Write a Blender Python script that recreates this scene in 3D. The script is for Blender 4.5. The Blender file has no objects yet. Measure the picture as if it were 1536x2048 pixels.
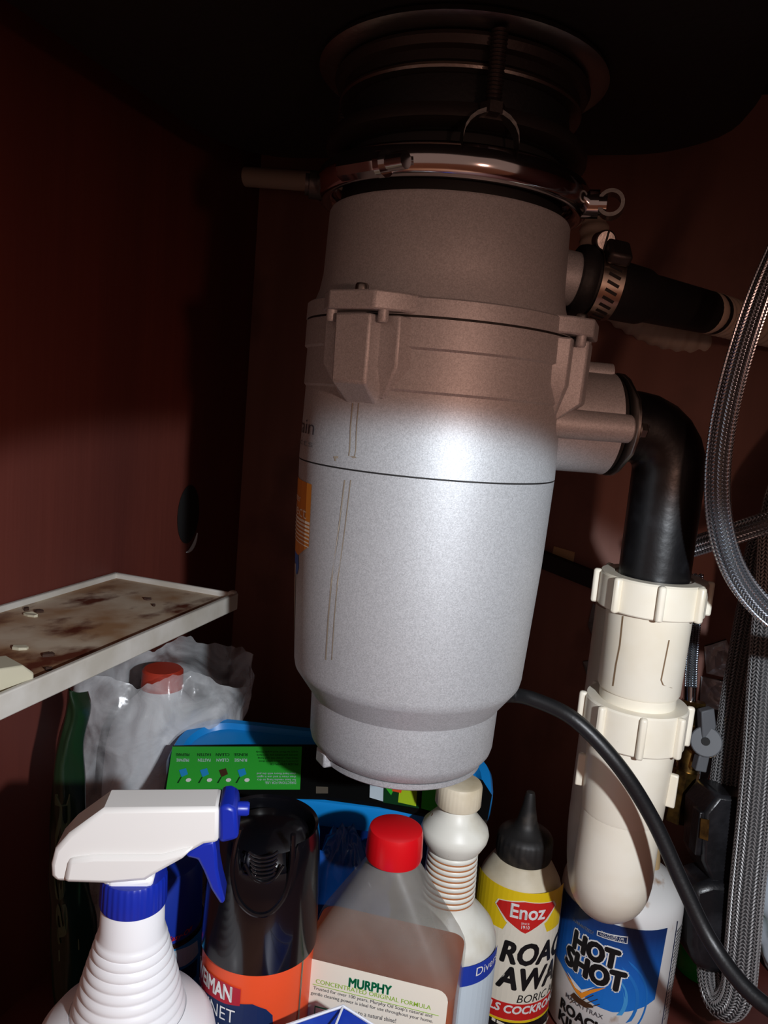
import bpy, bmesh, math, random
from mathutils import Vector, Matrix, noise
random.seed(7)
V = Vector
sc = bpy.context.scene
col = sc.collection
R_ = math.radians

# ------------------------------------------------------------------ camera
FPX = 1538.0
CAM = V((0, 0, .48))
def cam_basis(yaw, pitch, roll):
    y, p, r = R_(yaw), R_(pitch), R_(roll)
    F = V((-math.sin(y)*math.cos(p), math.cos(y)*math.cos(p), math.sin(p)))
    Rr = V((math.cos(y), math.sin(y), 0)); U = Rr.cross(F)
    return Rr*math.cos(r)+U*math.sin(r), U*math.cos(r)-Rr*math.sin(r), F
CR, CU, CF = cam_basis(17, -8, 5)
cd = bpy.data.cameras.new('camera'); cam = bpy.data.objects.new('camera', cd); col.objects.link(cam)
cd.sensor_fit = 'VERTICAL'; cd.sensor_height = 36; cd.lens = 36*FPX/2048; cd.clip_start = .01
M4 = Matrix.Identity(4)
for i in range(3):
    M4[i][0] = CR[i]; M4[i][1] = CU[i]; M4[i][2] = -CF[i]; M4[i][3] = CAM[i]
cam.matrix_world = M4
sc.camera = cam

# ------------------------------------------------------------------ light
sc.view_settings.view_transform = 'Standard'; sc.view_settings.look = 'None'
sc.view_settings.gamma = 1; sc.view_settings.use_curve_mapping = False
sc.view_settings.exposure = 0.0
w = bpy.data.worlds.new('kitchen_dusk'); sc.world = w; w.use_nodes = True
w.node_tree.nodes['Background'].inputs[0].default_value = (1.0, .62, .50, 1)
w.node_tree.nodes['Background'].inputs[1].default_value = .20
def ray(px, py): return CR*((px-768)/FPX) - CU*((py-1024)/FPX) + CF
def W(px, py, d): return CAM + ray(px, py)*d
def spot(name, loc, target, power, size, blend, colr, rad):
    l = bpy.data.lights.new(name, 'SPOT'); l.energy = power; l.spot_size = R_(size); l.spot_blend = blend
    l.color = colr; l.shadow_soft_size = rad
    o = bpy.data.objects.new(name, l); col.objects.link(o); o.location = loc
    o.rotation_euler = (target-loc).to_track_quat('-Z', 'Y').to_euler()
    return o
LP = CAM + CR*.18 + CU*.0 - CF*.04
spot('flashlight_beam', LP, W(600, 2340, .5), 11.0, 86, .12, (.73, .90, 1.0), .008)
spot('flashlight_spill', LP, W(600, 2000, .5), 3.3, 124, 1.0, (1.0, .55, .41), .012)

# ------------------------------------------------------------------ materials
def s2l(c):
    o = []
    for v in c:
        v = v/255
        o.append(v/12.92 if v <= .04045 else ((v+.055)/1.055)**2.4)
    return (*o, 1)
MATS = {}
def mat(name, rgb, rough=.5, metal=0, c2=None, nscale=40, stretch=(1, 1, 1), ramp=(.4, .65), bump=0, bscale=200, bstretch=(1, 1, 1),
        spec=.5, alpha=None, c3=None, n3=15, ramp3=(.6, .7), emit=0, coat=0, trans=0):
    m = bpy.data.materials.new(name); m.use_nodes = True
    nt = m.node_tree; b = nt.nodes['Principled BSDF']; L = nt.links
    b.inputs['Base Color'].default_value = s2l(rgb); b.inputs['Roughness'].default_value = rough
    b.inputs['Metallic'].default_value = metal; b.inputs['Specular IOR Level'].default_value = spec
    b.inputs['Coat Weight'].default_value = coat
    if trans: b.inputs['Transmission Weight'].default_value = trans
    tc = nt.nodes.new('ShaderNodeTexCoord')
    def ntex(scale, st, det=4):
        mp = nt.nodes.new('ShaderNodeMapping'); mp.inputs['Scale'].default_value = st
        L.new(tc.outputs['Object'], mp.inputs['Vector'])
        n = nt.nodes.new('ShaderNodeTexNoise'); n.inputs['Scale'].default_value = scale; n.inputs['Detail'].default_value = det
        L.new(mp.outputs[0], n.inputs['Vector']); return n
    cur = None
    if c2:
        n = ntex(nscale, stretch); r = nt.nodes.new('ShaderNodeValToRGB')
        r.color_ramp.elements[0].position = ramp[0]; r.color_ramp.elements[1].position = ramp[1]
        r.color_ramp.elements[0].color = s2l(rgb); r.color_ramp.elements[1].color = s2l(c2)
        L.new(n.outputs['Fac'], r.inputs[0]); cur = r.outputs[0]
    if c3:
        n = ntex(n3, (1.3, .9, 1.1), 6); r = nt.nodes.new('ShaderNodeValToRGB')
        r.color_ramp.elements[0].position = ramp3[0]; r.color_ramp.elements[1].position = ramp3[1]
        r.color_ramp.elements[0].color = (0, 0, 0, 1); r.color_ramp.elements[1].color = (1, 1, 1, 1)
        mx = nt.nodes.new('ShaderNodeMix'); mx.data_type = 'RGBA'
        L.new(n.outputs['Fac'], r.inputs[0]); L.new(r.outputs[0], mx.inputs[0])
        if cur: L.new(cur, mx.inputs[6])
        else: mx.inputs[6].default_value = s2l(rgb)
        mx.inputs[7].default_value = s2l(c3); cur = mx.outputs[2]
    if cur: L.new(cur, b.inputs['Base Color'])
    if bump:
        n = ntex(bscale, bstretch, 3); bp = nt.nodes.new('ShaderNodeBump'); bp.inputs['Strength'].default_value = bump
        bp.inputs['Distance'].default_value = .001
        L.new(n.outputs['Fac'], bp.inputs['Height']); L.new(bp.outputs[0], b.inputs['Normal'])
    if alpha is not None:
        t = nt.nodes.new('ShaderNodeBsdfTransparent'); mix = nt.nodes.new('ShaderNodeMixShader')
        mix.inputs[0].default_value = alpha
        L.new(t.outputs[0], mix.inputs[1]); L.new(b.outputs[0], mix.inputs[2])
        L.new(mix.outputs[0], nt.nodes['Material Output'].inputs['Surface'])
    MATS[name] = m
    return m
def m_silver():
    m = mat('silver_flake_paint', (176, 178, 182), .55, .35)
    nt = m.node_tree; b = nt.nodes['Principled BSDF']; L = nt.links
    tc = nt.nodes.new('ShaderNodeTexCoord')
    v = nt.nodes.new('ShaderNodeTexVoronoi'); v.inputs['Scale'].default_value = 1800
    L.new(tc.outputs['Object'], v.inputs['Vector'])
    r = nt.nodes.new('ShaderNodeValToRGB'); r.color_ramp.elements[0].color = (.36, .365, .375, 1); r.color_ramp.elements[1].color = (.54, .55, .565, 1)
    L.new(v.outputs['Color'], r.inputs[0]); L.new(r.outputs[0], b.inputs['Base Color'])
    bp = nt.nodes.new('ShaderNodeBump'); bp.inputs['Strength'].default_value = .16; bp.inputs['Distance'].default_value = .0003
    n = nt.nodes.new('ShaderNodeTexNoise'); n.inputs['Scale'].default_value = 1500; n.inputs['Detail'].default_value = 2
    L.new(tc.outputs['Object'], n.inputs['Vector'])
    L.new(n.outputs['Fac'], bp.inputs['Height']); L.new(bp.outputs[0], b.inputs['Normal'])
    return m
SILVER = m_silver()
CAST = mat('grey_cast_paint', (176, 172, 168), .5, .45, bump=.2, bscale=900)
GASKET = mat('black_gasket', (22, 20, 20), .7)
CHROME = mat('chrome', (205, 205, 208), .12, 1)
STEEL = mat('dull_steel', (150, 146, 142), .35, 1, bump=.15, bscale=300)
DARKSTEEL = mat('dark_coated_steel', (62, 56, 55), .45, .6, bump=.2, bscale=300)
BAND = mat('clamp_band_steel', (200, 185, 170), .28, 1)
RUBBER = mat('black_rubber', (20, 20, 22), .6, bump=.2, bscale=400)
ABS = mat('black_abs', (13, 13, 15), .36, c2=(30, 31, 34), nscale=60, ramp=(.5, .75), bump=.25, bscale=120)
PVC = mat('cream_pvc', (236, 230, 214), .35, c2=(226, 216, 194), nscale=25, ramp=(.4, .75), c3=(150, 110, 70), n3=90, ramp3=(.72, .76))
HOSEC = mat('cream_corrugated', (196, 178, 160), .5)
CORD = mat('black_cord', (18, 19, 21), .42, bump=.1, bscale=500)
BRAID = mat('steel_braid', (190, 196, 204), .28, 1)
NYLON = mat('grey_nylon_braid', (150, 148, 148), .4, .3)
CORE = mat('hose_core', (40, 40, 42), .6)
BLACKPL = mat('black_plastic', (22, 22, 25), .32, c2=(48, 48, 52), nscale=40, ramp=(.5, .8), bump=.2, bscale=300)
def m_label():
    m = mat('print_blue_fade', (20, 96, 190), .45); nt = m.node_tree; L = nt.links
    tc = nt.nodes.new('ShaderNodeTexCoord'); sp_ = nt.nodes.new('ShaderNodeSeparateXYZ'); r = nt.nodes.new('ShaderNodeValToRGB')
    mr = nt.nodes.new('ShaderNodeMapRange'); mr.inputs[1].default_value = .05; mr.inputs[2].default_value = .13
    L.new(tc.outputs['Object'], sp_.inputs[0]); L.new(sp_.outputs['Z'], mr.inputs[0]); L.new(mr.outputs[0], r.inputs[0])
    r.color_ramp.elements[0].color = s2l((24, 118, 212)); r.color_ramp.elements[1].color = s2l((16, 40, 84))
    e = r.color_ramp.elements.new(.35); e.color = s2l((22, 100, 192)); e = r.color_ramp.elements.new(.7); e.color = s2l((18, 52, 110))
    L.new(r.outputs[0], nt.nodes['Principled BSDF'].inputs['Base Color']); return m
LABELBLUE = m_label()
GLOSSBLK = mat('gloss_black', (10, 10, 14), .18, coat=.3)
BRASS = mat('tarnished_brass', (150, 118, 64), .35, 1, c2=(84, 66, 44), nscale=120)
GREYPL = mat('grey_plastic', (104, 106, 110), .5)
FOIL = mat('silver_foil', (214, 217, 222), .42, .45, bump=.9, bscale=90)
REDWOOD = mat('red_brown_painted_wood', (104, 48, 38), .55, c2=(88, 40, 33), nscale=14, stretch=(1, 1, .12), ramp=(.35, .7), bump=.5, bscale=90, bstretch=(1, 1, .05))
BACKWOOD = mat('brown_wood_panel', (142, 94, 80), .6, c2=(118, 74, 62), nscale=18, stretch=(1, 1, .1), ramp=(.35, .7), bump=.4, bscale=80, bstretch=(1, 1, .06), c3=(96, 58, 46), n3=7, ramp3=(.55, .72))
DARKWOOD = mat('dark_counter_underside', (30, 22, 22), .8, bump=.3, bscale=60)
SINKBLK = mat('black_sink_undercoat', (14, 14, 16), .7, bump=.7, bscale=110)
TRAYW = mat('aged_white_plastic', (206, 202, 194), .5, c2=(186, 180, 168), nscale=30, c3=(120, 92, 66), n3=55, ramp3=(.7, .76))
TRAYD = mat('dirty_tray_bottom', (206, 190, 166), .6, c2=(164, 126, 90), nscale=20, ramp=(.4, .62), c3=(92, 40, 20), n3=30, ramp3=(.54, .68))
CRUMB = mat('brown_crumb', (58, 34, 22), .8)
CHIP = mat('pale_chip', (190, 184, 160), .6)
WHITEPL = mat('white_plastic', (238, 238, 240), .35)
WHITESP = mat('white_trigger_plastic', (232, 230, 226), .28, coat=.2)
OLDWHITE = mat('aged_white_bottle', (226, 226, 216), .42, c2=(206, 202, 186), nscale=40, ramp=(.5, .75), c3=(150, 116, 84), n3=160, ramp3=(.7, .74))
OLDCREAM = mat('dusty_cream_bottle', (222, 212, 188), .5, c2=(190, 176, 146), nscale=35, ramp=(.45, .75), c3=(80, 58, 40), n3=170, ramp3=(.73, .77))
DIVW = mat('pale_blue_white_bottle', (222, 230, 232), .4, c2=(208, 212, 208), nscale=30, ramp=(.5, .8))
RUST = mat('rust_stain', (176, 112, 66), .7)
ROYAL = mat('royal_blue_plastic', (18, 42, 160), .35)
BLUECAP = mat('blue_cap', (20, 48, 150), .4)
SKYB = mat('sky_blue_plastic', (20, 132, 208), .3)
SHADEBLUE = mat('shaded_blue_plastic', (10, 44, 110), .4)  # tub's blue darkened: shade below the rim put into the colour
RED = mat('red_cap', (206, 14, 24), .32)
ORANGECAP = mat('orange_red_cap', (190, 62, 42), .5)
P = lambda n, c, r=.45: mat('print_'+n, c, r)
P_BLACK = P('black', (16, 17, 20)); P_WHITE = P('white', (238, 238, 236)); P_RED = P('red', (208, 36, 32)); P_CRIMSON = P('crimson', (176, 18, 44))
P_YEL = P('yellow', (240, 206, 24)); P_ORANGE = P('orange', (238, 84, 40)); P_NAVY = P('navy', (18, 40, 84)); P_BLUE = P('blue', (20, 96, 190))
P_LBLUE = P('light_blue', (70, 160, 226)); P_GREEN = P('green', (20, 146, 96)); P_LIME = P('lime', (150, 190, 60)); P_GREY = P('grey', (120, 122, 124))
P_CREAM = P('cream', (238, 232, 214)); P_AMBER = P('amber', (214, 134, 40)); P_BGREEN = P('bright_green', (58, 186, 50)); P_DKGREEN = P('dark_green', (16, 60, 30))
P_RBLUE = P('royal_blue', (30, 62, 170)); P_SILVER = mat('print_silver', (190, 180, 160), .3, .8); P_CHART = P('chartreuse', (176, 208, 40)); P_PALE = P('pale_blue', (206, 222, 232))
P_BROWN = P('brown', (74, 48, 30)); P_MID = P('mid_blue', (34, 120, 206)); P_DARKINK = P('dark_ink', (70, 70, 76)); P_TAN = P('tan', (196, 160, 112))
P_FLAME = P('flame', (244, 150, 40)); P_SKY = P('sky', (36, 150, 216))
BLACKCARD = mat('black_gloss_card', (14, 16, 16), .25)
GREENCARD = mat('green_gloss_card', (52, 178, 58), .3)
CLEARBAG = mat('clear_crinkled_film', (226, 229, 232), .2, alpha=.4, spec=.8, bump=1.0, bscale=55)
def film_nodes(m):
    nt = m.node_tree; L = nt.links; tc = nt.nodes.new('ShaderNodeTexCoord'); n = nt.nodes.new('ShaderNodeTexNoise')
    n.inputs['Scale'].default_value = 26; n.inputs['Detail'].default_value = 6; n.inputs['Distortion'].default_value = 1.2
    mr = nt.nodes.new('ShaderNodeMapRange'); mr.inputs[1].default_value = .34; mr.inputs[2].default_value = .66; mr.inputs[3].default_value = .12; mr.inputs[4].default_value = .62
    L.new(tc.outputs['Object'], n.inputs['Vector']); L.new(n.outputs['Fac'], mr.inputs[0])
    mix = [x for x in nt.nodes if x.type == 'MIX_SHADER'][0]; L.new(mr.outputs[0], mix.inputs[0])
film_nodes(CLEARBAG)
GREENFILM = mat('dark_green_film', (20, 44, 24), .3, bump=.4, bscale=60, alpha=.93)
BLUEFILM = mat('blue_crinkled_film', (22, 84, 170), .2, bump=.8, bscale=60, alpha=.85)
HAZE = mat('cloudy_clear_plastic', (140, 138, 132), .3, alpha=.42, c2=(116, 114, 108), nscale=28, ramp=(.4, .75), bump=.15, bscale=60)
def haze_nodes(m, z0, z1):
    nt = m.node_tree; L = nt.links; tc = nt.nodes.new('ShaderNodeTexCoord'); sp_ = nt.nodes.new('ShaderNodeSeparateXYZ')
    mr = nt.nodes.new('ShaderNodeMapRange'); mr.inputs[1].default_value = z0; mr.inputs[2].default_value = z1; mr.inputs[3].default_value = .16; mr.inputs[4].default_value = .60
    n = nt.nodes.new('ShaderNodeTexNoise'); n.inputs['Scale'].default_value = 30; n.inputs['Detail'].default_value = 5
    ma = nt.nodes.new('ShaderNodeMath'); ma.operation = 'MULTIPLY_ADD'; ma.inputs[1].default_value = .05; L.new(n.outputs['Fac'], ma.inputs[0])
    L.new(tc.outputs['Object'], sp_.inputs[0]); L.new(tc.outputs['Object'], n.inputs['Vector']); L.new(sp_.outputs['Z'], ma.inputs[2]); L.new(ma.outputs[0], mr.inputs[0])
    mix = [x for x in nt.nodes if x.type == 'MIX_SHADER'][0]; L.new(mr.outputs[0], mix.inputs[0])
SOAP = mat('amber_soap', (186, 86, 18), .2, c2=(150, 62, 14), nscale=12)
JUGW = mat('white_jug', (222, 226, 230), .4)
GREENB = mat('green_translucent', (20, 140, 50), .25)
BLUEBOX = mat('blue_carton', (24, 60, 176), .35, c2=(40, 84, 196), nscale=60)
WHITEFILM = mat('white_film_bag', (206, 214, 226), .45, bump=.5, bscale=40)

# ------------------------------------------------------------------ object helpers
def wloc(o):
    l = V((0, 0, 0))
    while o: l = l + o.location; o = o.parent
    return l
def smooth(me, ang=35):
    me.polygons.foreach_set('use_smooth', [True]*len(me.polygons))
    me.set_sharp_from_angle(angle=R_(ang))
def obj(name, geo, m, parent=None, bevel=0, ang=35, flat=False):
    """one mesh object; geo = (verts in world space, faces)"""
    vs, fs = geo
    vs = [V(v) for v in vs]
    if parent is not None: org = wloc(parent)
    else:
        xs = [v.x for v in vs]; ys = [v.y for v in vs]; zs = [v.z for v in vs]
        org = V(((min(xs)+max(xs))/2, (min(ys)+max(ys))/2, min(zs)))
    me = bpy.data.meshes.new(name); me.from_pydata([v-org for v in vs], [], fs); me.update()
    bm = bmesh.new(); bm.from_mesh(me); bmesh.ops.recalc_face_normals(bm, faces=bm.faces); bm.to_mesh(me); bm.free()
    if not flat: smooth(me, ang)
    me.materials.append(m)
    o = bpy.data.objects.new(name, me); col.objects.link(o)
    if parent is not None: o.parent = parent
    else: o.location = org
    if bevel:
        b = o.modifiers.new('bevel', 'BEVEL'); b.width = bevel; b.segments = 2; b.limit_method = 'ANGLE'; b.angle_limit = R_(40)
        b.harden_normals = False
    return o
def tag(o, label=None, cat=None, group=None, kind=None):
    if label: o['label'] = label
    if cat: o['category'] = cat
    if group: o['group'] = group
    if kind: o['kind'] = kind
    return o
def thing(name, label, cat, loc, group=None):
    o = bpy.data.objects.new(name, None); o.empty_display_size = .01; col.objects.link(o); o.location = loc
    return tag(o, label, cat, group)
def join(*gs):
    vs, fs = [], []
    for v, f in gs:
        n = len(vs); vs += list(v); fs += [tuple(i+n for i in q) for q in f]
    return vs, fs
def frame(axis):
    a = V(axis).normalized(); t = V((0, 0, 1)) if abs(a.z) < .9 else V((1, 0, 0))
    x = t.cross(a).normalized(); y = a.cross(x); return x, y, a
def lathe(prof, org, axis=(0, 0, 1), segs=48, mod=None, a0=0, a1=360, cap=True):
    """prof = [(radius, distance along axis)]; mod(theta, i) scales the radius"""
    x, y, a = frame(axis); org = V(org); full = abs(a1-a0) >= 360
    n = segs if full else segs+1
    vs, fs = [], []
    for i, (r, t) in enumerate(prof):
        for k in range(n):
            th = R_(a0+(a1-a0)*k/segs); rr = r*(mod(th, i) if mod else 1)
            vs.append(org + a*t + x*(rr*math.cos(th)) + y*(rr*math.sin(th)))
    for i in range(len(prof)-1):
        for k in range(segs):
            k2 = (k+1) % n
            fs.append((i*n+k, i*n+k2, (i+1)*n+k2, (i+1)*n+k))
    if cap and full:
        if prof[0][0] > 1e-6: fs.append(tuple(range(n))[::-1])
        m = (len(prof)-1)*n
        if prof[-1][0] > 1e-6: fs.append(tuple(range(m, m+n)))
    return vs, fs
def cyl(p0, p1, r, segs=20, r2=None):
    p0, p1 = V(p0), V(p1); d = p1-p0
    return lathe([(r, 0), (r if r2 is None else r2, d.length)], p0, d, segs)
def catmull(pts, n=10):
    pts = [V(p) for p in pts]; q = [pts[0]*2-pts[1]]+pts+[pts[-1]*2-pts[-2]]; out = []
    for i in range(1, len(q)-2):
        for k in range(n):
            t = k/n; a, b, c, d = q[i-1], q[i], q[i+1], q[i+2]
            out.append(.5*((2*b)+(c-a)*t+(2*a-5*b+4*c-d)*t*t+(3*b-a-3*c+d)*t**3))
    out.append(q[-2]); return out
def frames(path):
    out = []; x = None
    for i, p in enumerate(path):
        t = (path[min(i+1, len(path)-1)]-path[max(i-1, 0)]).normalized()
        if x is None: x = frame(t)[0]
        x = (x-t*x.dot(t)).normalized(); out.append((p, t, x, t.cross(x)))
    return out
def tube(path, r, segs=16, cap=True):
    fr = frames(path); vs, fs = [], []
    for i, (p, t, x, y) in enumerate(fr):
        rr = r(i/(len(fr)-1)) if callable(r) else r
        for k in range(segs):
            th = 2*math.pi*k/segs; vs.append(p+x*(rr*math.cos(th))+y*(rr*math.sin(th)))
    for i in range(len(fr)-1):
        for k in range(segs):
            k2 = (k+1) % segs; fs.append((i*segs+k, i*segs+k2, (i+1)*segs+k2, (i+1)*segs+k))
    if cap: fs.append(tuple(range(segs))[::-1]); m = (len(fr)-1)*segs; fs.append(tuple(range(m, m+segs)))
    return vs, fs
def resample(path, step):
    out = [path[0]]; acc = 0
    for a, b in zip(path, path[1:]):
        L = (b-a).length
        while acc+L >= step:
            t = (step-acc)/L; a = a.lerp(b, t); out.append(a); L = (b-a).length; acc = 0
        acc += L
    return out
def braid(path, r, ncol=16, row=.0021, hgt=.0007):
    """slanted raised strands laid in herringbone columns on a hose"""
    fr = frames(resample(path, row)); vs, fs = [], []
    cw = 2*math.pi/ncol
    for i, (p, t, x, y) in enumerate(fr):
        for j in range(ncol):
            sg = 1 if j % 2 else -1; th = cw*(j+.5)
            def pt(du, dv, h):
                a = th+du; return p + t*dv + (x*math.cos(a)+y*math.sin(a))*(r+h)
            n = len(vs); hw_ = cw*.56; sl = row*.75*sg
            vs += [pt(-hw_, -sl, -.0002), pt(hw_, sl, -.0002), pt(0, row*.5, 0), pt(0, -row*.5, 0), pt(-hw_*.45, -sl*.45, hgt), pt(hw_*.45, sl*.45, hgt)]
            fs += [(n, n+3, n+4), (n+3, n+5, n+4), (n+3, n+1, n+5), (n+1, n+2, n+5), (n+2, n+4, n+5), (n+2, n, n+4)]
    return vs, fs
def box(c, size, ax=None):
    c = V(c); X, Y, Z = ax if ax else (V((1, 0, 0)), V((0, 1, 0)), V((0, 0, 1)))
    hx, hy, hz = [s/2 for s in size]
    vs = [c+X*(sx*hx)+Y*(sy*hy)+Z*(sz*hz) for sz in (-1, 1) for sx, sy in ((-1, -1), (1, -1), (1, 1), (-1, 1))]
    return vs, [(3, 2, 1, 0), (4, 5, 6, 7), (0, 1, 5, 4), (1, 2, 6, 5), (2, 3, 7, 6), (3, 0, 4, 7)]
def prism(outline, org, X, Y, N, depth, centered=True):
    """outline [(x,y)] in plane X,Y; extruded along N"""
    org = V(org); n = len(outline); o = -depth/2 if centered else 0
    vs = [org+X*x+Y*y+N*o for x, y in outline]+[org+X*x+Y*y+N*(o+depth) for x, y in outline]
    fs = [tuple(range(n))[::-1], tuple(range(n, 2*n))]+[(i, (i+1) % n, n+(i+1) % n, n+i) for i in range(n)]
    return vs, fs
def loft(rings, cap=True):
    n = len(rings[0]); vs = [v for r in rings for v in r]; fs = []
    for i in range(len(rings)-1):
        for k in range(n):
            k2 = (k+1) % n; fs.append((i*n+k, i*n+k2, (i+1)*n+k2, (i+1)*n+k))
    if cap: fs += [tuple(range(n))[::-1], tuple(range((len(rings)-1)*n, len(rings)*n))]
    return vs, fs
def rrect(hx, hy, r, n=6):
    out = []
    for cx, cy, a in ((hx-r, hy-r, 0), (-hx+r, hy-r, 90), (-hx+r, -hy+r, 180), (hx-r, -hy+r, 270)):
        for k in range(n+1):
            t = R_(a+90*k/n); out.append((cx+r*math.cos(t), cy+r*math.sin(t)))
    return out

# pixel measurements of the photograph -> metres
def depth(p): return (V(p)-CAM).dot(CF)
def zat(ax, ay, py):
    v0 = V((ax, ay, 0))-V((CAM.x, CAM.y, 0)); k = (1024-py)/FPX
    return CAM.z+(k*v0.dot(CF)-v0.dot(CU))/(CU.z-k*CF.z)
def radius(ax, ay, z, hw): return depth((ax, ay, z))*math.sin(math.atan(hw/FPX))
def profile(ax, ay, items):
    out = []
    for py, hw in items:
        z = zat(ax, ay, py); out.append((radius(ax, ay, z, hw), z))
    return out
def on_plane(px, py, p0, n):
    r = ray(px, py); return CAM + r*((V(p0)-CAM).dot(n)/r.dot(n))
FLOOR = 0.0

class Cyl:
    """surface of revolution about a vertical axis; a = angle from the camera side, growing to the right"""
    def __init__(s, ax, ay, prof):
        s.p = V((ax, ay, 0)); s.prof = sorted(prof, key=lambda q: q[1]) if isinstance(prof, list) else [(prof, -1), (prof, 2)]
        s.c = V((CAM.x-ax, CAM.y-ay, 0)).normalized(); s.r_ = V((-s.c.y, s.c.x, 0))
    def r(s, z):
        q = s.prof
        if z <= q[0][1]: return q[0][0]
        for (r0, z0), (r1, z1) in zip(q, q[1:]):
            if z <= z1: return r0+(r1-r0)*(z-z0)/max(z1-z0, 1e-9)
        return q[-1][0]
    def at(s, a, z, off=0):
        r = s.r(z)+off; return s.p+s.c*(r*math.cos(a))+s.r_*(r*math.sin(a))+V((0, 0, z))
    def hit(s, px, py):
        d = ray(px, py); o = CAM-s.p; z = zat(s.p.x, s.p.y, py)
        for _ in range(6):
            r = s.r(z); A = d.x**2+d.y**2; B = o.x*d.x+o.y*d.y; Cc = o.x**2+o.y**2-r*r; D = B*B-A*Cc
            t = (-B-math.sqrt(max(D, 0)))/A; q = o+d*t; z = q.z
        return math.atan2(q.dot(s.r_), q.dot(s.c)), z
class Flat:
    """flat face: p0 on the face, X along it, n outward; second coordinate runs along Y"""
    def __init__(s, p0, X, Y, n): s.p = V(p0); s.X = V(X).normalized(); s.Y = V(Y).normalized(); s.n = V(n).normalized()
    def at(s, a, z, off=0): return s.p+s.X*a+s.Y*z+s.n*off
    def hit(s, px, py):
        q = on_plane(px, py, s.p, s.n)-s.p; return q.dot(s.X), q.dot(s.Y)
def mapped(surf, pts2, faces, off, step):
    bm = bmesh.new(); bv = [bm.verts.new((x, y, 0)) for x, y in pts2]
    for f in faces:
        try: bm.faces.new([bv[i] for i in f])
        except ValueError: pass
    xs = [p[0] for p in pts2]; x0, x1 = min(xs), max(xs)
    if step:
        k = 1
        while x0+k*step < x1:
            bmesh.ops.bisect_plane(bm, geom=bm.verts[:]+bm.edges[:]+bm.faces[:], plane_co=(x0+k*step, 0, 0), plane_no=(1, 0, 0)); k += 1
        ys = [p[1] for p in pts2]; y0, y1 = min(ys), max(ys)
    bm.verts.index_update()
    vs = [surf.at(v.co.x, v.co.y, off) for v in bm.verts]; fs = [tuple(v.index for v in f.verts) for f in bm.faces]
    bm.free(); return vs, fs
def patch(name, surf, px, off, m, parent, step=.12, raw=False):
    """flat print: outline given as photo points (or surface coordinates with raw)"""
    pts = [p if raw or len(p) == 3 else surf.hit(*p) for p in px]
    pts = [(p[0], p[1]) for p in pts]
    return obj(name, mapped(surf, pts, [tuple(range(len(pts)))], off, step), m, parent, flat=True)
TXT = {}
def text2d(s, bold, shear):
    key = (s, bold, shear)
    if key in TXT: return TXT[key]
    c = bpy.data.curves.new('lettering', 'FONT'); c.body = s; c.size = 1; c.offset = bold; c.shear = shear; c.resolution_u = 3
    o = bpy.data.objects.new('lettering', c); me = bpy.data.meshes.new_from_object(o)
    pts = [(v.co.x, v.co.y) for v in me.vertices]; fs = [tuple(p.vertices) for p in me.polygons]
    bpy.data.objects.remove(o); bpy.data.curves.remove(c); bpy.data.meshes.remove(me)
    x0 = min(p[0] for p in pts); x1 = max(p[0] for p in pts); y0 = min(p[1] for p in pts); y1 = max(p[1] for p in pts)
    TXT[key] = ([((x-x0)/(x1-x0), (y-y0)/(y1-y0)) for x, y in pts], fs)
    return TXT[key]
def text(s, surf, p0, p1, h, off, m, parent, bold=.01, shear=0, f0=0, f1=1, step=.15, name='lettering', fat=0, level=None):
    """word s printed with its bottom line from photo point p0 to p1, h photo pixels tall; f0,f1: which share of the word lies between"""
    a0, z0 = surf.hit(*p0); a1, z1 = surf.hit(*p1); hz = surf.hit((p0[0]+p1[0])/2, (p0[1]+p1[1])/2-h)[1]-surf.hit((p0[0]+p1[0])/2, (p0[1]+p1[1])/2)[1]
    if isinstance(surf, Cyl):
        zl_ = surf.hit(*level)[1] if level else surf.hit((p0[0]+p1[0])/2, (p0[1]+p1[1])/2)[1]
        z0 = z1 = zl_
        if level: hz = surf.hit(level[0], level[1]-h)[1]-zl_
    sa = (a1-a0)/(f1-f0); sz = (z1-z0)/(f1-f0); a0 -= sa*f0; z0 -= sz*f0
    pts, fs = text2d(s, bold, shear)
    R0 = surf.r(z0) if isinstance(surf, Cyl) else 1
    gs = []
    for k in range(9 if fat else 1):
        dx_ = fat*abs(hz)*math.cos(k*math.pi/4)/R0 if k else 0; dy_ = fat*abs(hz)*math.sin(k*math.pi/4) if k else 0
        gs.append(mapped(surf, [(a0+sa*x+dx_, z0+sz*x+hz*y+dy_) for x, y in pts], fs, off, step if not k else 0))
    return obj(name, join(*gs), m, parent, flat=True)
def scribble(surf, rows, off, m, parent, name='small_print', step=.15):
    """tiny rows of print too small to read: little bars; rows = [(p0, p1, h)]"""
    gs = []; rnd = random.Random(len(rows)*7+int(rows[0][0][0]))
    for p0, p1, h in rows:
        a0, z0 = surf.hit(*p0); a1, z1 = surf.hit(*p1); hz = abs(surf.hit(p0[0], p0[1]-h)[1]-z0); L = math.hypot(p1[0]-p0[0], p1[1]-p0[1])
        x = 0
        while x < L-2:
            wd = min(rnd.uniform(4, 15)*h/6, L-x); t0, t1 = x/L, (x+wd)/L
            q = [(a0+(a1-a0)*t, z0+(z1-z0)*t+dz) for t, dz in ((t0, 0), (t1, 0), (t1, hz), (t0, hz))]
            gs.append(([surf.at(a, z, off) for a, z in q], [(0, 1, 2, 3)])); x += wd+h*.35
    return obj(name, join(*gs), m, parent, flat=True)

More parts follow.
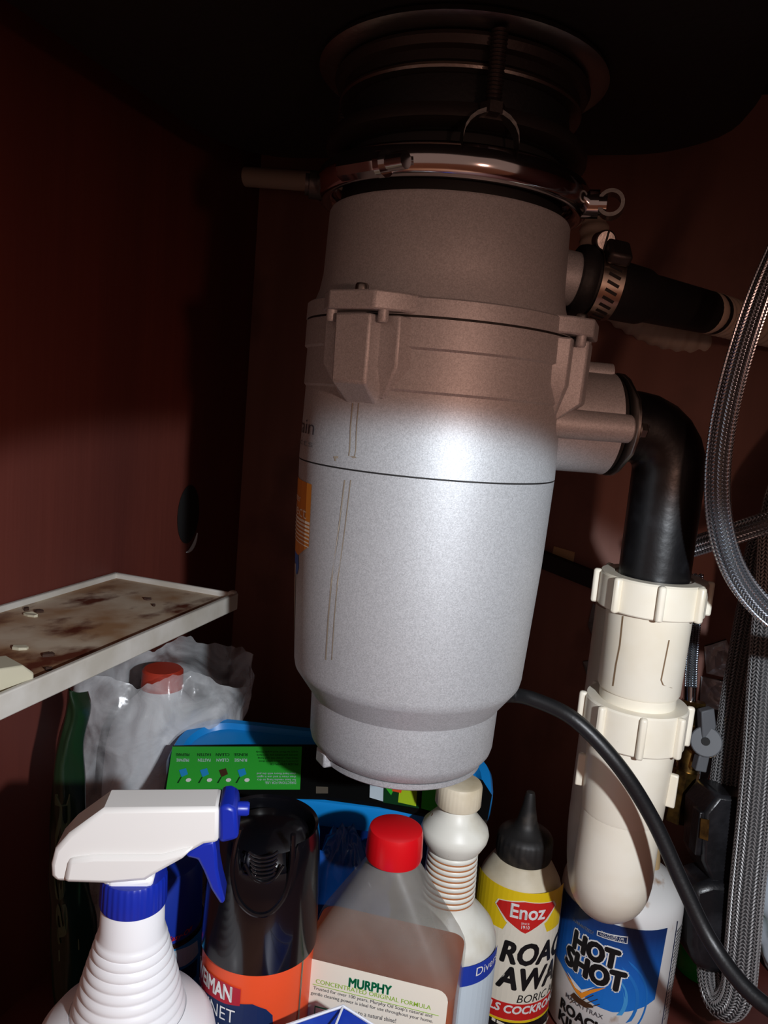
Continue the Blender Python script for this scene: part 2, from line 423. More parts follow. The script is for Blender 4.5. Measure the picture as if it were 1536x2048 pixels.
# ------------------------------------------------------------------ the cabinet
XL, XR, YB, YF, ZC = -.394, .52, .75, .12, .765
def struct(name, geo, m, label=None, **k):
    o = obj(name, geo, m, **k); o['kind'] = 'structure'
    if label: o['label'] = label
    return o
struct('floor', box(((XL+XR)/2, (YB+YF)/2, -.009), (XR-XL+.036, YB-YF+.036, .018)), REDWOOD, 'red-brown cabinet floor board under the bottles')
struct('wall_left', box((XL-.009, (YB+YF)/2, ZC/2), (.018, YB-YF+.036, ZC)), REDWOOD, 'red-brown painted left side panel of the cabinet')
struct('wall_back', box(((XL+XR)/2, YB+.009, ZC/2), (XR-XL, .018, ZC)), BACKWOOD, 'brown wood back panel of the cabinet')
struct('wall_right', box((XR+.009, (YB+YF)/2, ZC/2), (.018, YB-YF+.036, ZC)), REDWOOD, 'red-brown right side panel of the cabinet')
KFLOOR = mat('warm_kitchen_floor', (196, 132, 96), .5, c2=(176, 112, 80), nscale=6, stretch=(1, 8, 1))
struct('kitchen_floor', box((.06, -.6, -.028), (2.4, 1.4, .02)), KFLOOR, 'warm wooden kitchen floor in front of the cabinet')
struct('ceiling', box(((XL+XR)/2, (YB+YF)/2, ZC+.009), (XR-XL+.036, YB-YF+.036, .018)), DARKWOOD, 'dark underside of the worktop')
# slanting batten and torn bits on the back panel
yb = V((0, YB, 0)); nb = V((0, -1, 0))
def back(px, py, off=0): return on_plane(px, py, V((0, YB-off, 0)), V((0, 1, 0)))
a, b = back(1060, 1106), back(1330, 1214)
dv = (b-a).normalized(); up = V((0, 1, 0)).cross(dv) * -1
struct('trim_1', box((a+b)/2+V((0, -.006, 0)), ((b-a).length, .012, .016), (dv, V((0, 1, 0)), up)), DARKWOOD, 'dark slanting batten on the back panel', bevel=.001)
def flatbit(name, pts, label, cat, m, t=.0012, off=.0, crumple=.0):
    q = [back(x, y, off) for x, y in pts]; n = len(q); c = sum(q, V())/n
    f = [p+V((0, -t-crumple*random.random(), 0)) for p in q]; cc = c+V((0, -t-crumple, 0))
    vs = q+f+[cc]; fs = [tuple(range(n))]+[(i, (i+1) % n, n+(i+1) % n, n+i) for i in range(n)]+[(n+i, n+(i+1) % n, 2*n) for i in range(n)]
    if crumple:
        N_ = 9; vs, fs = [], []
        for i in range(n):
            a_, b_ = q[i], q[(i+1) % n]
            for u_ in range(N_):
                for v_ in range(N_-u_):
                    def pt(x, y):
                        p_ = c+(a_-c)*(x/N_)+(b_-c)*(y/N_); e = (x+y)/N_
                        return p_+V((0, -t-crumple*(.25+.75*abs(noise.noise(p_*75)))*(1.15-.8*e*e), 0))
                    k = len(vs); vs += [pt(u_, v_), pt(u_+1, v_), pt(u_, v_+1)]; fs.append((k, k+1, k+2))
                    if u_+v_ < N_-1: k = len(vs); vs += [pt(u_+1, v_), pt(u_+1, v_+1), pt(u_, v_+1)]; fs.append((k, k+1, k+2))
        k = len(vs); vs += q; fs.append(tuple(range(k, k+n)))
    return tag(obj(name, (vs, fs), m, flat=True), label, cat)
flatbit('paper_tag', [(1108, 1092), (1150, 1104), (1146, 1130), (1104, 1112)], 'small pale paper tag on the back panel above the batten', 'tag', P_TAN)
flatbit('paper_scrap', [(1186, 1205), (1206, 1228), (1204, 1292), (1190, 1282), (1176, 1250)], 'torn grey paper scrap on the back panel left of the upper white pipe', 'scrap', P_GREY, crumple=.006)
flatbit('paper_scrap', [(1166, 1322), (1200, 1318), (1196, 1380), (1178, 1366)], 'torn paper scrap on the back panel left of the lower white nut', 'scrap', P_GREY, crumple=.006)
flatbit('foil_patch', [(1408, 1292), (1452, 1278), (1476, 1330), (1470, 1358), (1412, 1345)], 'upper crumpled silver foil patch on the back panel', 'foil', FOIL, crumple=.012)
flatbit('foil_patch', [(1402, 1352), (1474, 1366), (1466, 1412), (1420, 1424), (1398, 1412)], 'lower crumpled silver foil patch on the back panel above the valve', 'foil', FOIL, crumple=.012)
# cable hole with a chipped rim in the left panel
def left(px, py, off=0): return on_plane(px, py, V((XL+off, 0, 0)), V((1, 0, 0)))
hc = left(374, 1048)
hole = obj('cable_hole', lathe([(.0, 0), (.017, 0), (.019, .001), (.0185, .0012), (.0, .0012)], hc+V((.0002, 0, 0)), (1, 0, 0), 28), GASKET)
hole.scale = (1, 1, 1.5); tag(hole, 'dark oval cable hole in the red-brown side panel above the tray', 'hole')
obj('chipped_rim', tube([hc+V((.002, .018*math.cos(t), 0))+V((0, 0, .0275*math.sin(t))) for t in [R_(-95+9*k) for k in range(9)]], lambda t: .0006+.0012*math.sin(math.pi*t), 8), P_PALE, None)
o = bpy.data.objects['chipped_rim']; tag(o, 'pale chipped paint crescent at the edge of the cable hole', 'paint chip')
# pale pipe far behind the disposer
pp = [back(470, 352, .03), back(760, 372, .03)]
tag(obj('wall_pipe', cyl(pp[0], pp[1], .0095, 20), HOSEC), 'pale water pipe crossing the dark corner behind the disposer mount', 'pipe')

# ------------------------------------------------------------------ sink above
AX, AY = W(852, 934, .458).xy
ZS = zat(AX, AY, 150)
scx, scy = (-.345+.052)/2, .40
rings = []
for ins, dz in ((.05, 0), (.022, .0008), (.009, .006), (.002, .016), (0, .03), (0, ZC-ZS-.001)):
    rings.append([V((scx+x, scy+y, ZS+dz)) for x, y in rrect(.1985-ins, .205-ins, max(.075-ins, .02), 8)])
sink = thing('sink_basin', 'black undercoated sink basin overhead above the disposer', 'sink', (scx, scy, ZS))
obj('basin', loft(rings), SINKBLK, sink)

# ------------------------------------------------------------------ sink mount of the disposer
def P3(items): return profile(AX, AY, items)
org0 = (AX, AY, 0)
mnt = thing('disposer_mount', 'dark metal sink mount with rings and threaded screws between sink and disposer', 'mount', (AX, AY, ZS-.05))
obj('sink_flange', lathe([(.04, ZS-.001), (.078, ZS-.001), (.0795, ZS-.004), (.076, ZS-.006), (.06, ZS-.0075), (.04, ZS-.0075)], org0, segs=64), STEEL, mnt)
obj('backup_ring', lathe([(.05, ZS-.0076), (.069, ZS-.0076), (.0705, ZS-.010), (.069, ZS-.0135), (.0655, ZS-.0145), (.0655, ZS-.019), (.063, ZS-.0205), (.05, ZS-.0205)], org0, segs=64), DARKSTEEL, mnt)
obj('retaining_lip', lathe([(.05, ZS-.0206), (.0665, ZS-.0206), (.067, ZS-.022), (.0665, ZS-.0232), (.05, ZS-.0232)], org0, segs=64), STEEL, mnt)
obj('gasket_cushion', lathe([(.05, ZS-.0233), (.0605, ZS-.0233), (.0615, ZS-.03), (.0605, ZS-.046), (.063, ZS-.05), (.05, ZS-.05)], org0, segs=64), RUBBER, mnt)
obj('lower_ring', lathe([(.0615, ZS-.038), (.0705, ZS-.04), (.0725, ZS-.043), (.0725, ZS-.047), (.0705, ZS-.0475), (.066, ZS-.049), (.0615, ZS-.049)], org0, segs=64), DARKSTEEL, mnt)
SU = Cyl(AX, AY, .0735)
for a in (12, 128, -112):
    q = SU.at(R_(a), 0); x, y = q.x, q.y
    pr = []
    z = ZS-.042; zt = ZS-.008
    while z < zt:
        pr += [(.0030, z), (.0041, z+.0008), (.0030, z+.0016)]; z += .0018
    s_ = obj('mount_screw', lathe(pr, (x, y, 0), segs=14), DARKSTEEL, mnt, ang=60)
    obj('nut', lathe([(.002, ZS-.046), (.0062, ZS-.046), (.0062, ZS-.041), (.002, ZS-.041)], (x, y, 0), segs=6), DARKSTEEL, s_)
    u = (V((x, y, 0))-V(org0)).normalized(); t = V((-u.y, u.x, 0))
    pth = [V((x, y, ZS-.057))+t*(.0135*math.cos(R_(k*18)))+V((0, 0, .0125*math.sin(R_(k*18)))) for k in range(11)]
    pth = [pth[0]-V((0, 0, .006))]+pth+[pth[-1]-V((0, 0, .006))]
    fr = []
    for p_ in pth: fr.append([p_+u*.004+V((0, 0, .0011)), p_-u*.004+V((0, 0, .0011)), p_-u*.004-V((0, 0, .0011)), p_+u*.004-V((0, 0, .0011))])
    obj('arched_tab', loft(fr), STEEL, mnt)

# ------------------------------------------------------------------ garbage disposer
disp = thing('garbage_disposer', 'silver garbage disposer hanging from the sink with a chrome clamp ring', 'disposer', (AX, AY, zat(AX, AY, 1500)))
def dpart(name, items, m, inner=None, segs=96):
    pr = P3(items)
    return obj(name, lathe(pr, org0, segs=segs), m, disp)
zc = zat(AX, AY, 400); rc = radius(AX, AY, zc, 256)
neck = dpart('upper_neck', [(1, 0)] and [(640, 150), (634, 256), (606, 247), (572, 242), (452, 241), (446, 238), (444, 200)], CAST)
dpart('top_throat', [(446, 222), (400, 220), (330, 214)], GASKET)
dpart('flange_collar', [(633, 240), (632, 264), (635, 268), (664, 268), (664, 240)], CAST)
dpart('flange_gasket', [(663, 250), (663, 265.5), (669, 265.5), (669, 250)], GASKET)
dpart('ribbed_housing', [(668, 240), (668, 266.5), (717, 266), (721, 260.5), (789, 260.5), (793.5, 256.5), (932.5, 256.5), (932.5, 240)], CAST)
dpart('seam', [(932, 240), (932, 255.3), (936, 255.3), (936, 240)], GASKET)
BODY = [(935.5, 240), (935.5, 256), (1100, 247), (1322, 228.5), (1334, 225.5), (1340, 221), (1378, 191), (1383, 187.5)]
motor = dpart('motor_housing', BODY+[(1384, 120)], SILVER)
dpart('bottom_cup', [(1383, 150), (1383, 187.5), (1392, 186.5), (1460, 183), (1470, 180), (1484, 168), (1487, 164), (1487, 120)], SILVER)
dpart('base_groove', [(1486, 120), (1486, 161), (1490, 161), (1490, 120)], GASKET)
dpart('base_ring', [(1489, 100), (1489, 163.5), (1499, 162), (1502, 158), (1502, 20)], SILVER)
# whole upper silver shell uses the flake paint
for nme in ('ribbed_housing', 'upper_neck', 'flange_collar'): bpy.data.objects[nme].data.materials[0] = SILVER
# small tab on the base ring
DS = Cyl(AX, AY, sorted(P3([(935.5, 256), (1100, 247), (1322, 228.5), (1334, 225.5)])+P3([(800, 257), (932.5, 256.5)]), key=lambda q: q[1]))
BR = Cyl(AX, AY, radius(AX, AY, zat(AX, AY, 1495), 163))
aT = R_(-58); q = BR.at(aT, zat(AX, AY, 1489)); u = (q-V((AX, AY, q.z))).normalized(); t = V((-u.y, u.x, 0))
obj('base_tab', box(q-u*.003, (.012, .014, .009), (t, u, V((0, 0, 1)))), SILVER, disp, bevel=.0012)
# three bolting lugs below the flange
RB = radius(AX, AY, zat(AX, AY, 668), 266); zs = zat(AX, AY, 667)
def sect(pts, z, u, t, c): return [V((c.x, c.y, z))+u*r+t*s for r, s in pts]
for k, a in enumerate((-29.5, 74, 204)):
    q = Cyl(AX, AY, RB).at(R_(a), zs); c = V((AX, AY, 0)); u = (q-V((AX, AY, q.z))).normalized(); t = V((u.y, -u.x, 0)) * -1
    lug = obj('bolt_lug', loft([sect([(RB-.012, -.0145), (RB+.0105, -.0105), (RB+.0105, .0105), (RB-.012, .0145)], zs-.0005, u, t, c),
                    sect([(RB-.012, -.0145), (RB+.0100, -.0102), (RB+.0100, .0102), (RB-.012, .0145)], zs-.034, u, t, c),
                    sect([(RB-.012, -.0125), (RB-.0025, -.009), (RB-.0025, .009), (RB-.012, .0125)], zs-.044, u, t, c)]), SILVER, disp, bevel=.0012)
    obj('lug_wing', loft([sect([(RB-.012, -.028), (RB+.0028, -.0225), (RB+.0028, .0225), (RB-.012, .028)], zs-.0005, u, t, c),
                    sect([(RB-.012, -.028), (RB+.0024, -.0225), (RB+.0024, .0225), (RB-.012, .028)], zs-.025, u, t, c),
                    sect([(RB-.012, -.018), (RB-.0025, -.0135), (RB-.0025, .0135), (RB-.012, .018)], zs-.041, u, t, c)]), SILVER, lug, bevel=.001)
    fl = obj('flange_lug', loft([sect([(RB-.012, -.030), (RB+.003, -.0235), (RB+.0125, -.0135), (RB+.0125, .0135), (RB+.003, .0235), (RB-.012, .030)], z, u, t, c) for z in (zs+.0012, zs+.0105)]), SILVER, disp, bevel=.001)
    obj('bolt_head', lathe([(0, zs+.0145), (.0028, zs+.0145), (.0034, zs+.0135), (.0034, zs+.0104)], (c.x+u.x*(RB+.004), c.y+u.y*(RB+.004), 0), segs=12), STEEL, fl)
    for s in (-1, 1):
        pb = c+u*(RB+.0065)+t*(s*.0155)
        obj('peg', lathe([(.0027, zs+.002), (.0027, zs-.0035), (.0021, zs-.0045), (0, zs-.0045)], (pb.x, pb.y, 0), segs=12), SILVER, fl)
# chrome clamp ring
tr = .0072
pts = [V((AX, AY, zc))+V((math.cos(R_(k*5)), math.sin(R_(k*5)), 0))*rc for k in range(73)]
vs, fs = [], []
n = 14
for k in range(72):
    d_ = V((math.cos(R_(k*5)), math.sin(R_(k*5)), 0))
    for j in range(n):
        th = 2*math.pi*j/n; vs.append(V((AX, AY, zc))+d_*(rc+tr*.8*math.cos(th))+V((0, 0, tr*1.15*math.sin(th))))
for k in range(72):
    for j in range(n): fs.append((k*n+j, k*n+(j+1) % n, ((k+1) % 72)*n+(j+1) % n, ((k+1) % 72)*n+j))
ring = obj('clamp_ring', (vs, fs), CHROME, disp)
CR_ = Cyl(AX, AY, rc+.006)
def tang(surf, a): return (surf.at(a+.01, 0)-surf.at(a-.01, 0)).normalized()
# barrel on the left front, lug ears at both sides
a, zb_ = CR_.hit(722, 334); p_ = CR_.at(a, zb_); t = tang(CR_, a)
obj('clamp_barrel', join(lathe([(0, -.0125), (.0052, -.0125), (.0056, -.0115), (.0056, .0115), (.0052, .0125), (0, .0125)], p_, t, 8), cyl(p_+t*.0125, p_+t*.016, .0066, 12), cyl(p_+t*.016, p_+t*.028, .0042, 12)), CHROME, ring)
for a, ln in ((R_(78), .007), (R_(-80), .004)):
    p_ = CR_.at(a, zc-.001, .001); u = (p_-V((AX, AY, p_.z))).normalized(); t = tang(CR_, a)
    obj('clamp_ear', join(cyl(p_-u*.006, p_+u*ln*.4, .0075, 16), cyl(p_+u*ln*.4, p_+u*ln, .0058, 16)), CHROME if a > 0 else DARKSTEEL, ring)
    if a < 0: continue
    g = lathe([(.0052, -.005), (.0072, -.005), (.0072, .005), (.0052, .005), (.0052, -.005)], p_+u*(ln+.002), t, 24, cap=False)
    obj('ear_loop', g, STEEL, ring)
# dishwasher inlet stub on the right of the neck
I0 = W(1095, 548, .447); I1 = W(1150, 560, .449); idr = (I1-I0).normalized()
obj('inlet_stub', lathe([(.0, 0), (.0155, 0), (.0155, (I1-I0).length), (.0125, (I1-I0).length+.001), (0, (I1-I0).length+.001)], I0, idr, 32), SILVER, disp)
# discharge outlet
od = V((math.cos(R_(23)), math.sin(R_(23)), 0)); on = V((-od.y, od.x, 0)); zo = zat(AX, AY, 818)
O = V((AX, AY, zo))
outl = obj('discharge_outlet', lathe([(0, .03), (.0305, .03), (.0300, .104), (.0305, .106), (0, .106)], O, od, 48), SILVER, disp)
obj('outlet_gasket', lathe([(.0, .106), (.0285, .106), (.0285, .109), (0, .109)], O, od, 48), GASKET, outl)
for s in (-1, 1):
    bc = O - on*(s*.0305) + V((0, 0, -.0015*s))
    obj('bolt_boss', lathe([(0, .055), (.0085, .055), (.008, .1085), (.0072, .1095), (0, .1095)], bc, od, 24), SILVER, outl)
obj('top_boss', lathe([(0, .085), (.006, .085), (.006, .106), (0, .106)], O+V((0, 0, .030)), od, 20), SILVER, outl)
pl = [(.041*math.cos(R_(t_)) if abs(math.cos(R_(t_))) > .8 else .036*math.cos(R_(t_)), .031*math.sin(R_(t_))) for t_ in range(0, 360, 15)]
plate = obj('outlet_plate', prism(pl, O+od*.1105, on, V((0, 0, 1)), od, .0022), STEEL, disp, bevel=.0005)
for s in (-1, 1):
    bc = O - on*(s*.0325) + V((0, 0, -.0015*s))
    obj('plate_bolt', join(lathe([(0, .111), (.0062, .111), (.0062, .113), (.0048, .113)], bc, od, 16, cap=False), lathe([(.0045, .112), (.0045, .117), (.0035, .118), (0, .118)], bc, od, 6)), STEEL, plate)
# maker's sticker and print on the left flank
zz = lambda py: zat(AX, AY, py)
hA = lambda px, py: DS.hit(px, py)
ar = hA(621, 1040)[0]; arl = ar-R_(46)
z_ = [hA(615, y)[1] for y in (966, 1050, 1092, 1122)]
st = patch('orange_sticker', DS, [(arl, z_[0]+.001), (ar, z_[0]), (ar, z_[2]), (ar-R_(13), z_[3]), (arl, z_[3])], .0003, P_AMBER, disp, raw=True)
text('Select', DS, (596, 1035), (614, 1034), 24, .0005, P_CREAM, st, bold=-.005, f0=.55, f1=1)
text('water', DS, (597, 1003), (603, 1003), 12, .0005, P_CREAM, st, bold=-.005, f0=.6, f1=1)
for i in range(7):
    z0 = hA(615, 1043+i*8.2)[1]; z1 = hA(615, 1043+i*8.2+5.2-i*.45)[1]
    patch('stripe', DS, [(arl, z0), (ar, z0), (ar, z1), (arl, z1)], .0005, P_CREAM, st, raw=True)
patch('blue_drop', DS, [(arl, z_[3]), (ar-R_(13), z_[3]), (ar-R_(12), z_[3]-.007), (ar-R_(15), z_[3]-.012), (arl, z_[3]-.012)], .0003, P_BLUE, disp, raw=True)
zq = hA(612, 1145)[1], hA(612, 1290)[1]
patch('lower_label', DS, [(arl-.3, zq[0]), (ar-R_(19), zq[0]), (ar-R_(22), zq[1]), (arl-.3, zq[1])], .0004, P_CREAM, disp, raw=True)
text('Mountain', DS, (596, 866), (628, 868), 30, .0003, P_DARKINK, disp, bold=-.008, f0=.62, f1=1)
text('Products', DS, (598, 890), (626, 893), 13, .0003, P_GREY, disp, bold=-.008, f0=.62, f1=1)
# dried drip runs down the housing
DRIP = mat('dried_drip', (140, 128, 112), .6)
dr = [(706, 806), (702, 850), (700, 900), (698, 912)]; d2 = [(690, 960), (678, 1060), (664, 1160), (657, 1240), (652, 1320)]
def stain(pts, wpx):
    ptsL = [(x-wpx/2, y) for x, y in pts]; ptsR = [(x+wpx/2, y) for x, y in pts][::-1]
    patch('drip_stain', DS, ptsL+ptsR, .0002, DRIP, disp, step=0)
for pts in (dr, d2): stain(pts, 2.4); stain([(x+12, y) for x, y in pts], 1.8)
stain([(670, 914), (672, 922)], 3); patch('drip_stain', DS, [(668, 912), (710, 912), (714, 916), (668, 917)], .0002, DRIP, disp, step=0)

# ------------------------------------------------------------------ rubber connector, clamp and drain hose
c0 = W(1140, 557, .4487); c1 = W(1240, 583, .46); c2 = W(1428, 628, .53)
cn = thing('rubber_connector', 'black rubber dishwasher connector pushed on the disposer inlet', 'connector', c0)
obj('collar', lathe([(.0158, .002), (.0195, .002), (.0205, .005), (.0205, .0085), (.019, .011), (.0158, .012)], c0, idr, 40), RUBBER, cn)
cdir = (c2-c1).normalized()
path = catmull([c0+idr*.004, c0+idr*.016, c1, c1.lerp(c2, .5), c2], 8)
obj('sleeve', tube(path, lambda t: .0182-.002*(1 if t > .62 else 0)-.0022*t, 32), RUBBER, cn)
cl = thing('hose_clamp', 'slotted steel worm-drive hose clamp on the rubber connector', 'clamp', c0+idr*.03)
cb = c0+idr*.0125; cr_ = .0186
band = obj('band', lathe([(cr_, 0), (cr_+.0009, 0), (cr_+.0009, .0135), (cr_, .0135), (cr_, 0)], cb, idr, 48, cap=False), BAND, cl, bevel=.0002)
fx, fy, fa = frame(idr)
camdir = (CAM-cb).normalized(); camdir = (camdir-idr*camdir.dot(idr)).normalized(); side = idr.cross(camdir)
if side.z > 0: side = -side            # side points down
for k in range(11):
    th = R_(-58+k*13); nrm = camdir*math.cos(th)+side*math.sin(th); tg = -camdir*math.sin(th)+side*math.cos(th)
    obj('slot', box(cb+idr*.0068+nrm*(cr_+.0009), (.0075, .0018, .0004), ((idr*.96+tg*.28).normalized(), (tg*.96-idr*.28).normalized(), nrm)), GASKET, band)
nrm = (camdir*.55-side*.84).normalized(); tg = nrm.cross(idr)
hs = obj('screw_housing', box(cb+idr*.007+nrm*(cr_+.004), (.0135, .016, .0075), (idr, tg, nrm)), DARKSTEEL, cl, bevel=.002)
sp = W(1211, 481, depth(cb)-.014); sd = (CAM-sp).normalized(); sd = (sd*.9+CR*.25).normalized()
scw = obj('worm_screw', lathe([(0, -.012), (.0048, -.012), (.0052, -.004), (.0058, -.001), (.0058, .0008), (.005, .0016), (0, .0016)], sp, sd, 24), STEEL, cl)
sx = CU.cross(sd).normalized(); sy = sd.cross(sx)
obj('slot', box(sp+sd*.0016, (.0012, .0108, .0005), ((sx*.97-sy*.2).normalized(), (sy*.97+sx*.2).normalized(), sd)), GASKET, scw)
dh = catmull([c1.lerp(c2, .9), c2, W(1500, 648, .585), W(1575, 666, .62), W(1618, 682, .655), W(1610, 712, .688), W(1540, 704, .695), W(1420, 690, .695), W(1300, 655, .695), W(1210, 590, .7), W(1190, 480, .705), W(1190, 330, .72), W(1192, 200, .735), W(1196, 40, .745)], 14)
dh = resample(dh, .0018)
cnt = len(dh)
hz = tag(obj('drain_hose', tube(dh, lambda t: .0135+.0009*math.sin(t*cnt*math.pi*2/6.0), 24), HOSEC), 'cream corrugated drain hose looping behind the rubber connector', 'hose')

# ------------------------------------------------------------------ black discharge elbow
TS = .150
T = O+od*TS
el = [O+od*.1115, O+od*.125]
for k in range(0, 91, 15):
    el.append(O+od*(TS-.026)+od*(.026*math.sin(R_(k)))+V((0, 0, -.026+.026*math.cos(R_(k)))))
znut = zat(T.x, T.y, 1152)
el += [V((T.x, T.y, zo-.05)), V((T.x, T.y, znut-.02))]
tag(obj('discharge_elbow', tube(el, .0215, 40), ABS), 'black plastic elbow carrying the disposer outlet down to the white trap', 'pipe')

# ------------------------------------------------------------------ white drain trap
TX, TY = T.x, T.y
def T3(items): return profile(TX, TY, items)
trap = thing('drain_trap', 'cream white plastic drain trap with two ribbed slip nuts under the elbow', 'drain trap', (TX, TY, zat(TX, TY, 1830)))
def slip_nut(t, b, hw):
    z1, z0 = zat(TX, TY, t), zat(TX, TY, b); r = radius(TX, TY, (z0+z1)/2, hw)*.93
    nt_ = obj('slip_nut', lathe([(r*.72, z1-.001), (r*.74, z1), (r*.97, z1), (r, z1-.0012), (r, z0+.0008), (r*.98, z0), (r*.7, z0)], (TX, TY, 0), segs=64), PVC, trap)
    for k in range(8):
        s_ = Cyl(TX, TY, r); a = R_(k*45+22-12); q = s_.at(a, (z0+z1)/2); u = (q-V((TX, TY, q.z))).normalized(); tt = V((-u.y, u.x, 0))
        obj('grip_rib', box(q+u*.0012, (.0044, .0052, (z1-z0)*1.02), (tt, u, V((0, 0, 1)))), PVC, nt_, bevel=.0015)
slip_nut(1150, 1216, 112)
slip_nut(1398, 1474, 107)
zrib = lambda py: zat(TX, TY, py)
obj('upper_tube', lathe(T3([(1214, 60), (1214, 84), (1225, 83), (1372, 79.5), (1377, 77), (1378, 74), (1408, 73.5), (1408, 50)]), (TX, TY, 0), segs=56), PVC, trap)
obj('hub', lathe(T3([(1470, 60), (1470, 84), (1476, 85), (1615, 79), (1622, 77), (1622, 50)]), (TX, TY, 0), segs=56), PVC, trap)
rJ = radius(TX, TY, zrib(1700), 77); Rb = .034
bd = (V((-.12, 1, 0))).normalized()
zJ = zrib(1745)+.004
J = [V((TX, TY, zrib(1619))), V((TX, TY, zrib(1680)))]
for k in range(0, 181, 12): J.append(V((TX, TY, zJ))+bd*(Rb-Rb*math.cos(R_(k)))+V((0, 0, -Rb*.72*math.sin(R_(k)))))
J += [J[-1]+V((0, 0, .03)), J[-1]+V((0, 0, .16))]
obj('trap_bend', tube(J, rJ, 44), PVC, trap)
TS_ = Cyl(TX, TY, T3([(1225, 83), (1372, 79.5)]))
SEAM = mat('seam_crack', (120, 96, 70), .7)
for pts, wd in (([(1246, 1232), (1240, 1290), (1232, 1330), (1226, 1372)], 1.6), ([(1338, 1280), (1328, 1330), (1322, 1360), (1326, 1370), (1344, 1376)], 1.4)):
    patch('mould_seam', TS_, [(x-wd, y) for x, y in pts]+[(x+wd, y) for x, y in pts][::-1], .0002, SEAM, trap, step=0)
for s in (1, -1):
    q = Cyl(TX, TY, rJ).at(R_(84*s), zrib(1555)); u = (q-V((TX, TY, q.z))).normalized(); tt = V((-u.y, u.x, 0))
    obj('side_tab', box(q+u*.002, (.004, .008, .022), (tt, u, V((0, 0, 1)))), PVC, trap, bevel=.001)

# ------------------------------------------------------------------ power cord
cS = Cyl(AX, AY, radius(AX, AY, zat(AX, AY, 1392), 186)); cq = cS.at(*cS.hit(976, 1398))
cpath = catmull([cq, W(1020, 1390, .468), W(1070, 1400, .462), W(1150, 1440, .45), W(1236, 1530, .444), W(1306, 1640, .444), W(1364, 1766, .44), W(1420, 1880, .432), W(1490, 1975, .415), W(1570, 2035, .40), W(1700, 2090, .38), V((.33, .36, .08)), V((.41, .46, .012)), V((.50, .60, .008))], 12)
tag(obj('power_cord', tube(cpath, .0045, 20), CORD), 'black rubber power cord arching from the disposer base across the trap', 'cord')
obj('cord_grommet', join(lathe([(.0042, -.004), (.0056, -.004), (.0056, .0015), (.0042, .0015)], cq, (cpath[3]-cq), 20, cap=False)), SILVER, disp)

# ------------------------------------------------------------------ braided hoses, hose weight, valve (right edge)
def hose(name, pts, r, label, core, bm_, ncol=16, row=.0021, cat='hose', hgt=.0007):
    p_ = catmull(pts, 12)
    h = thing(name, label, cat, p_[len(p_)//2])
    obj('inner_tube', tube(p_, r*.97, 20), core, h)
    b_ = obj('braid', braid(p_, r, ncol, row, hgt), bm_, h, flat=True); b_['kind'] = 'stuff'
    return h
hose('supply_hose', [V((.125, .575, .762)), V((.107, .553, .71)), W(1640, 300, .45), W(1575, 460, .435), W(1516, 600, .425), W(1468, 750, .42), W(1440, 890, .418), W(1436, 1010, .418), W(1456, 1110, .42), W(1500, 1188, .425), W(1570, 1250, .43), W(1680, 1300, .44), V((.20, .52, .362)), V((.33, .58, .38)), V((.517, .62, .40))], .0062,
     'steel braided supply hose bowing left in a wide arc beside the black elbow', CORE, BRAID)
hose('supply_hose', [W(1385, 1094, .545), W(1430, 1080, .53), W(1490, 1060, .515), W(1560, 1036, .505), W(1680, 990, .50), V((.22, .575, .485)), V((.36, .60, .50)), V((.517, .64, .49))], .0068,
     'steel braided supply hose running level behind the arched hose', CORE, BRAID)
# pull-down tap hose: down through the weight, round a tight bend and up again
PH = [V((.205, .73, .762)), V((.185, .728, .60)), V((.145, .715, .48)), W(1530, 1080, .64), W(1512, 1180, .64), W(1490, 1300, .64), W(1470, 1420, .64), W(1452, 1560, .64), W(1438, 1700, .635), W(1428, 1850, .625), W(1428, 1960, .615), W(1448, 2008, .60), W(1474, 1985, .588), W(1484, 1900, .582), W(1494, 1780, .58), W(1508, 1640, .58), W(1520, 1500, .58), W(1530, 1350, .58), W(1545, 1180, .58), W(1570, 980, .58), V((.15, .65, .51)), V((.185, .655, .60)), V((.205, .66, .762))]
hose('pull_down_hose', PH, .0118, 'thick grey woven tap hose looping below the black weight and back up', CORE, NYLON, ncol=22, row=.0028)
# weight, clipped round the rear strand of the hose
wt = thing('hose_weight', 'black plastic clip-on hose weight beside the white trap', 'hose weight', W(1425, 1920, .63))
Xh, Yh, Nh = CR, CU, CF
o1 = W(1435, 1660, .62)
def pxo(pts, o, d): return [((V(W(x, y, d))-o).dot(Xh), (V(W(x, y, d))-o).dot(Yh)) for x, y in pts]
up_ = obj('upper_shell', prism(pxo([(1416, 1572), (1478, 1580), (1492, 1590), (1492, 1640), (1478, 1745), (1402, 1742), (1384, 1700), (1388, 1606)], o1, .62), o1, Xh, Yh, Nh, .042), BLACKPL, wt, bevel=.003)
obj('hinge_tab', prism(pxo([(1380, 1606), (1391, 1606), (1383, 1692), (1371, 1690)], o1, .62), o1-Nh*.012, Xh, Yh, Nh, .014), BLACKPL, wt, bevel=.001)
obj('screw_window', prism(pxo([(1402, 1637), (1419, 1640), (1416, 1682), (1399, 1676)], o1, .598), o1-Nh*.0215, Xh, Yh, Nh, .0012), BRASS, up_)
o2 = W(1420, 1830, .615)
lo = obj('lower_shell', prism(pxo([(1366, 1752), (1404, 1740), (1476, 1745), (1480, 1800), (1466, 1900), (1440, 1922), (1404, 1922), (1372, 1908), (1360, 1866), (1361, 1790)], o2, .615), o2, Xh, Yh, Nh, .040), BLACKPL, wt, bevel=.006)
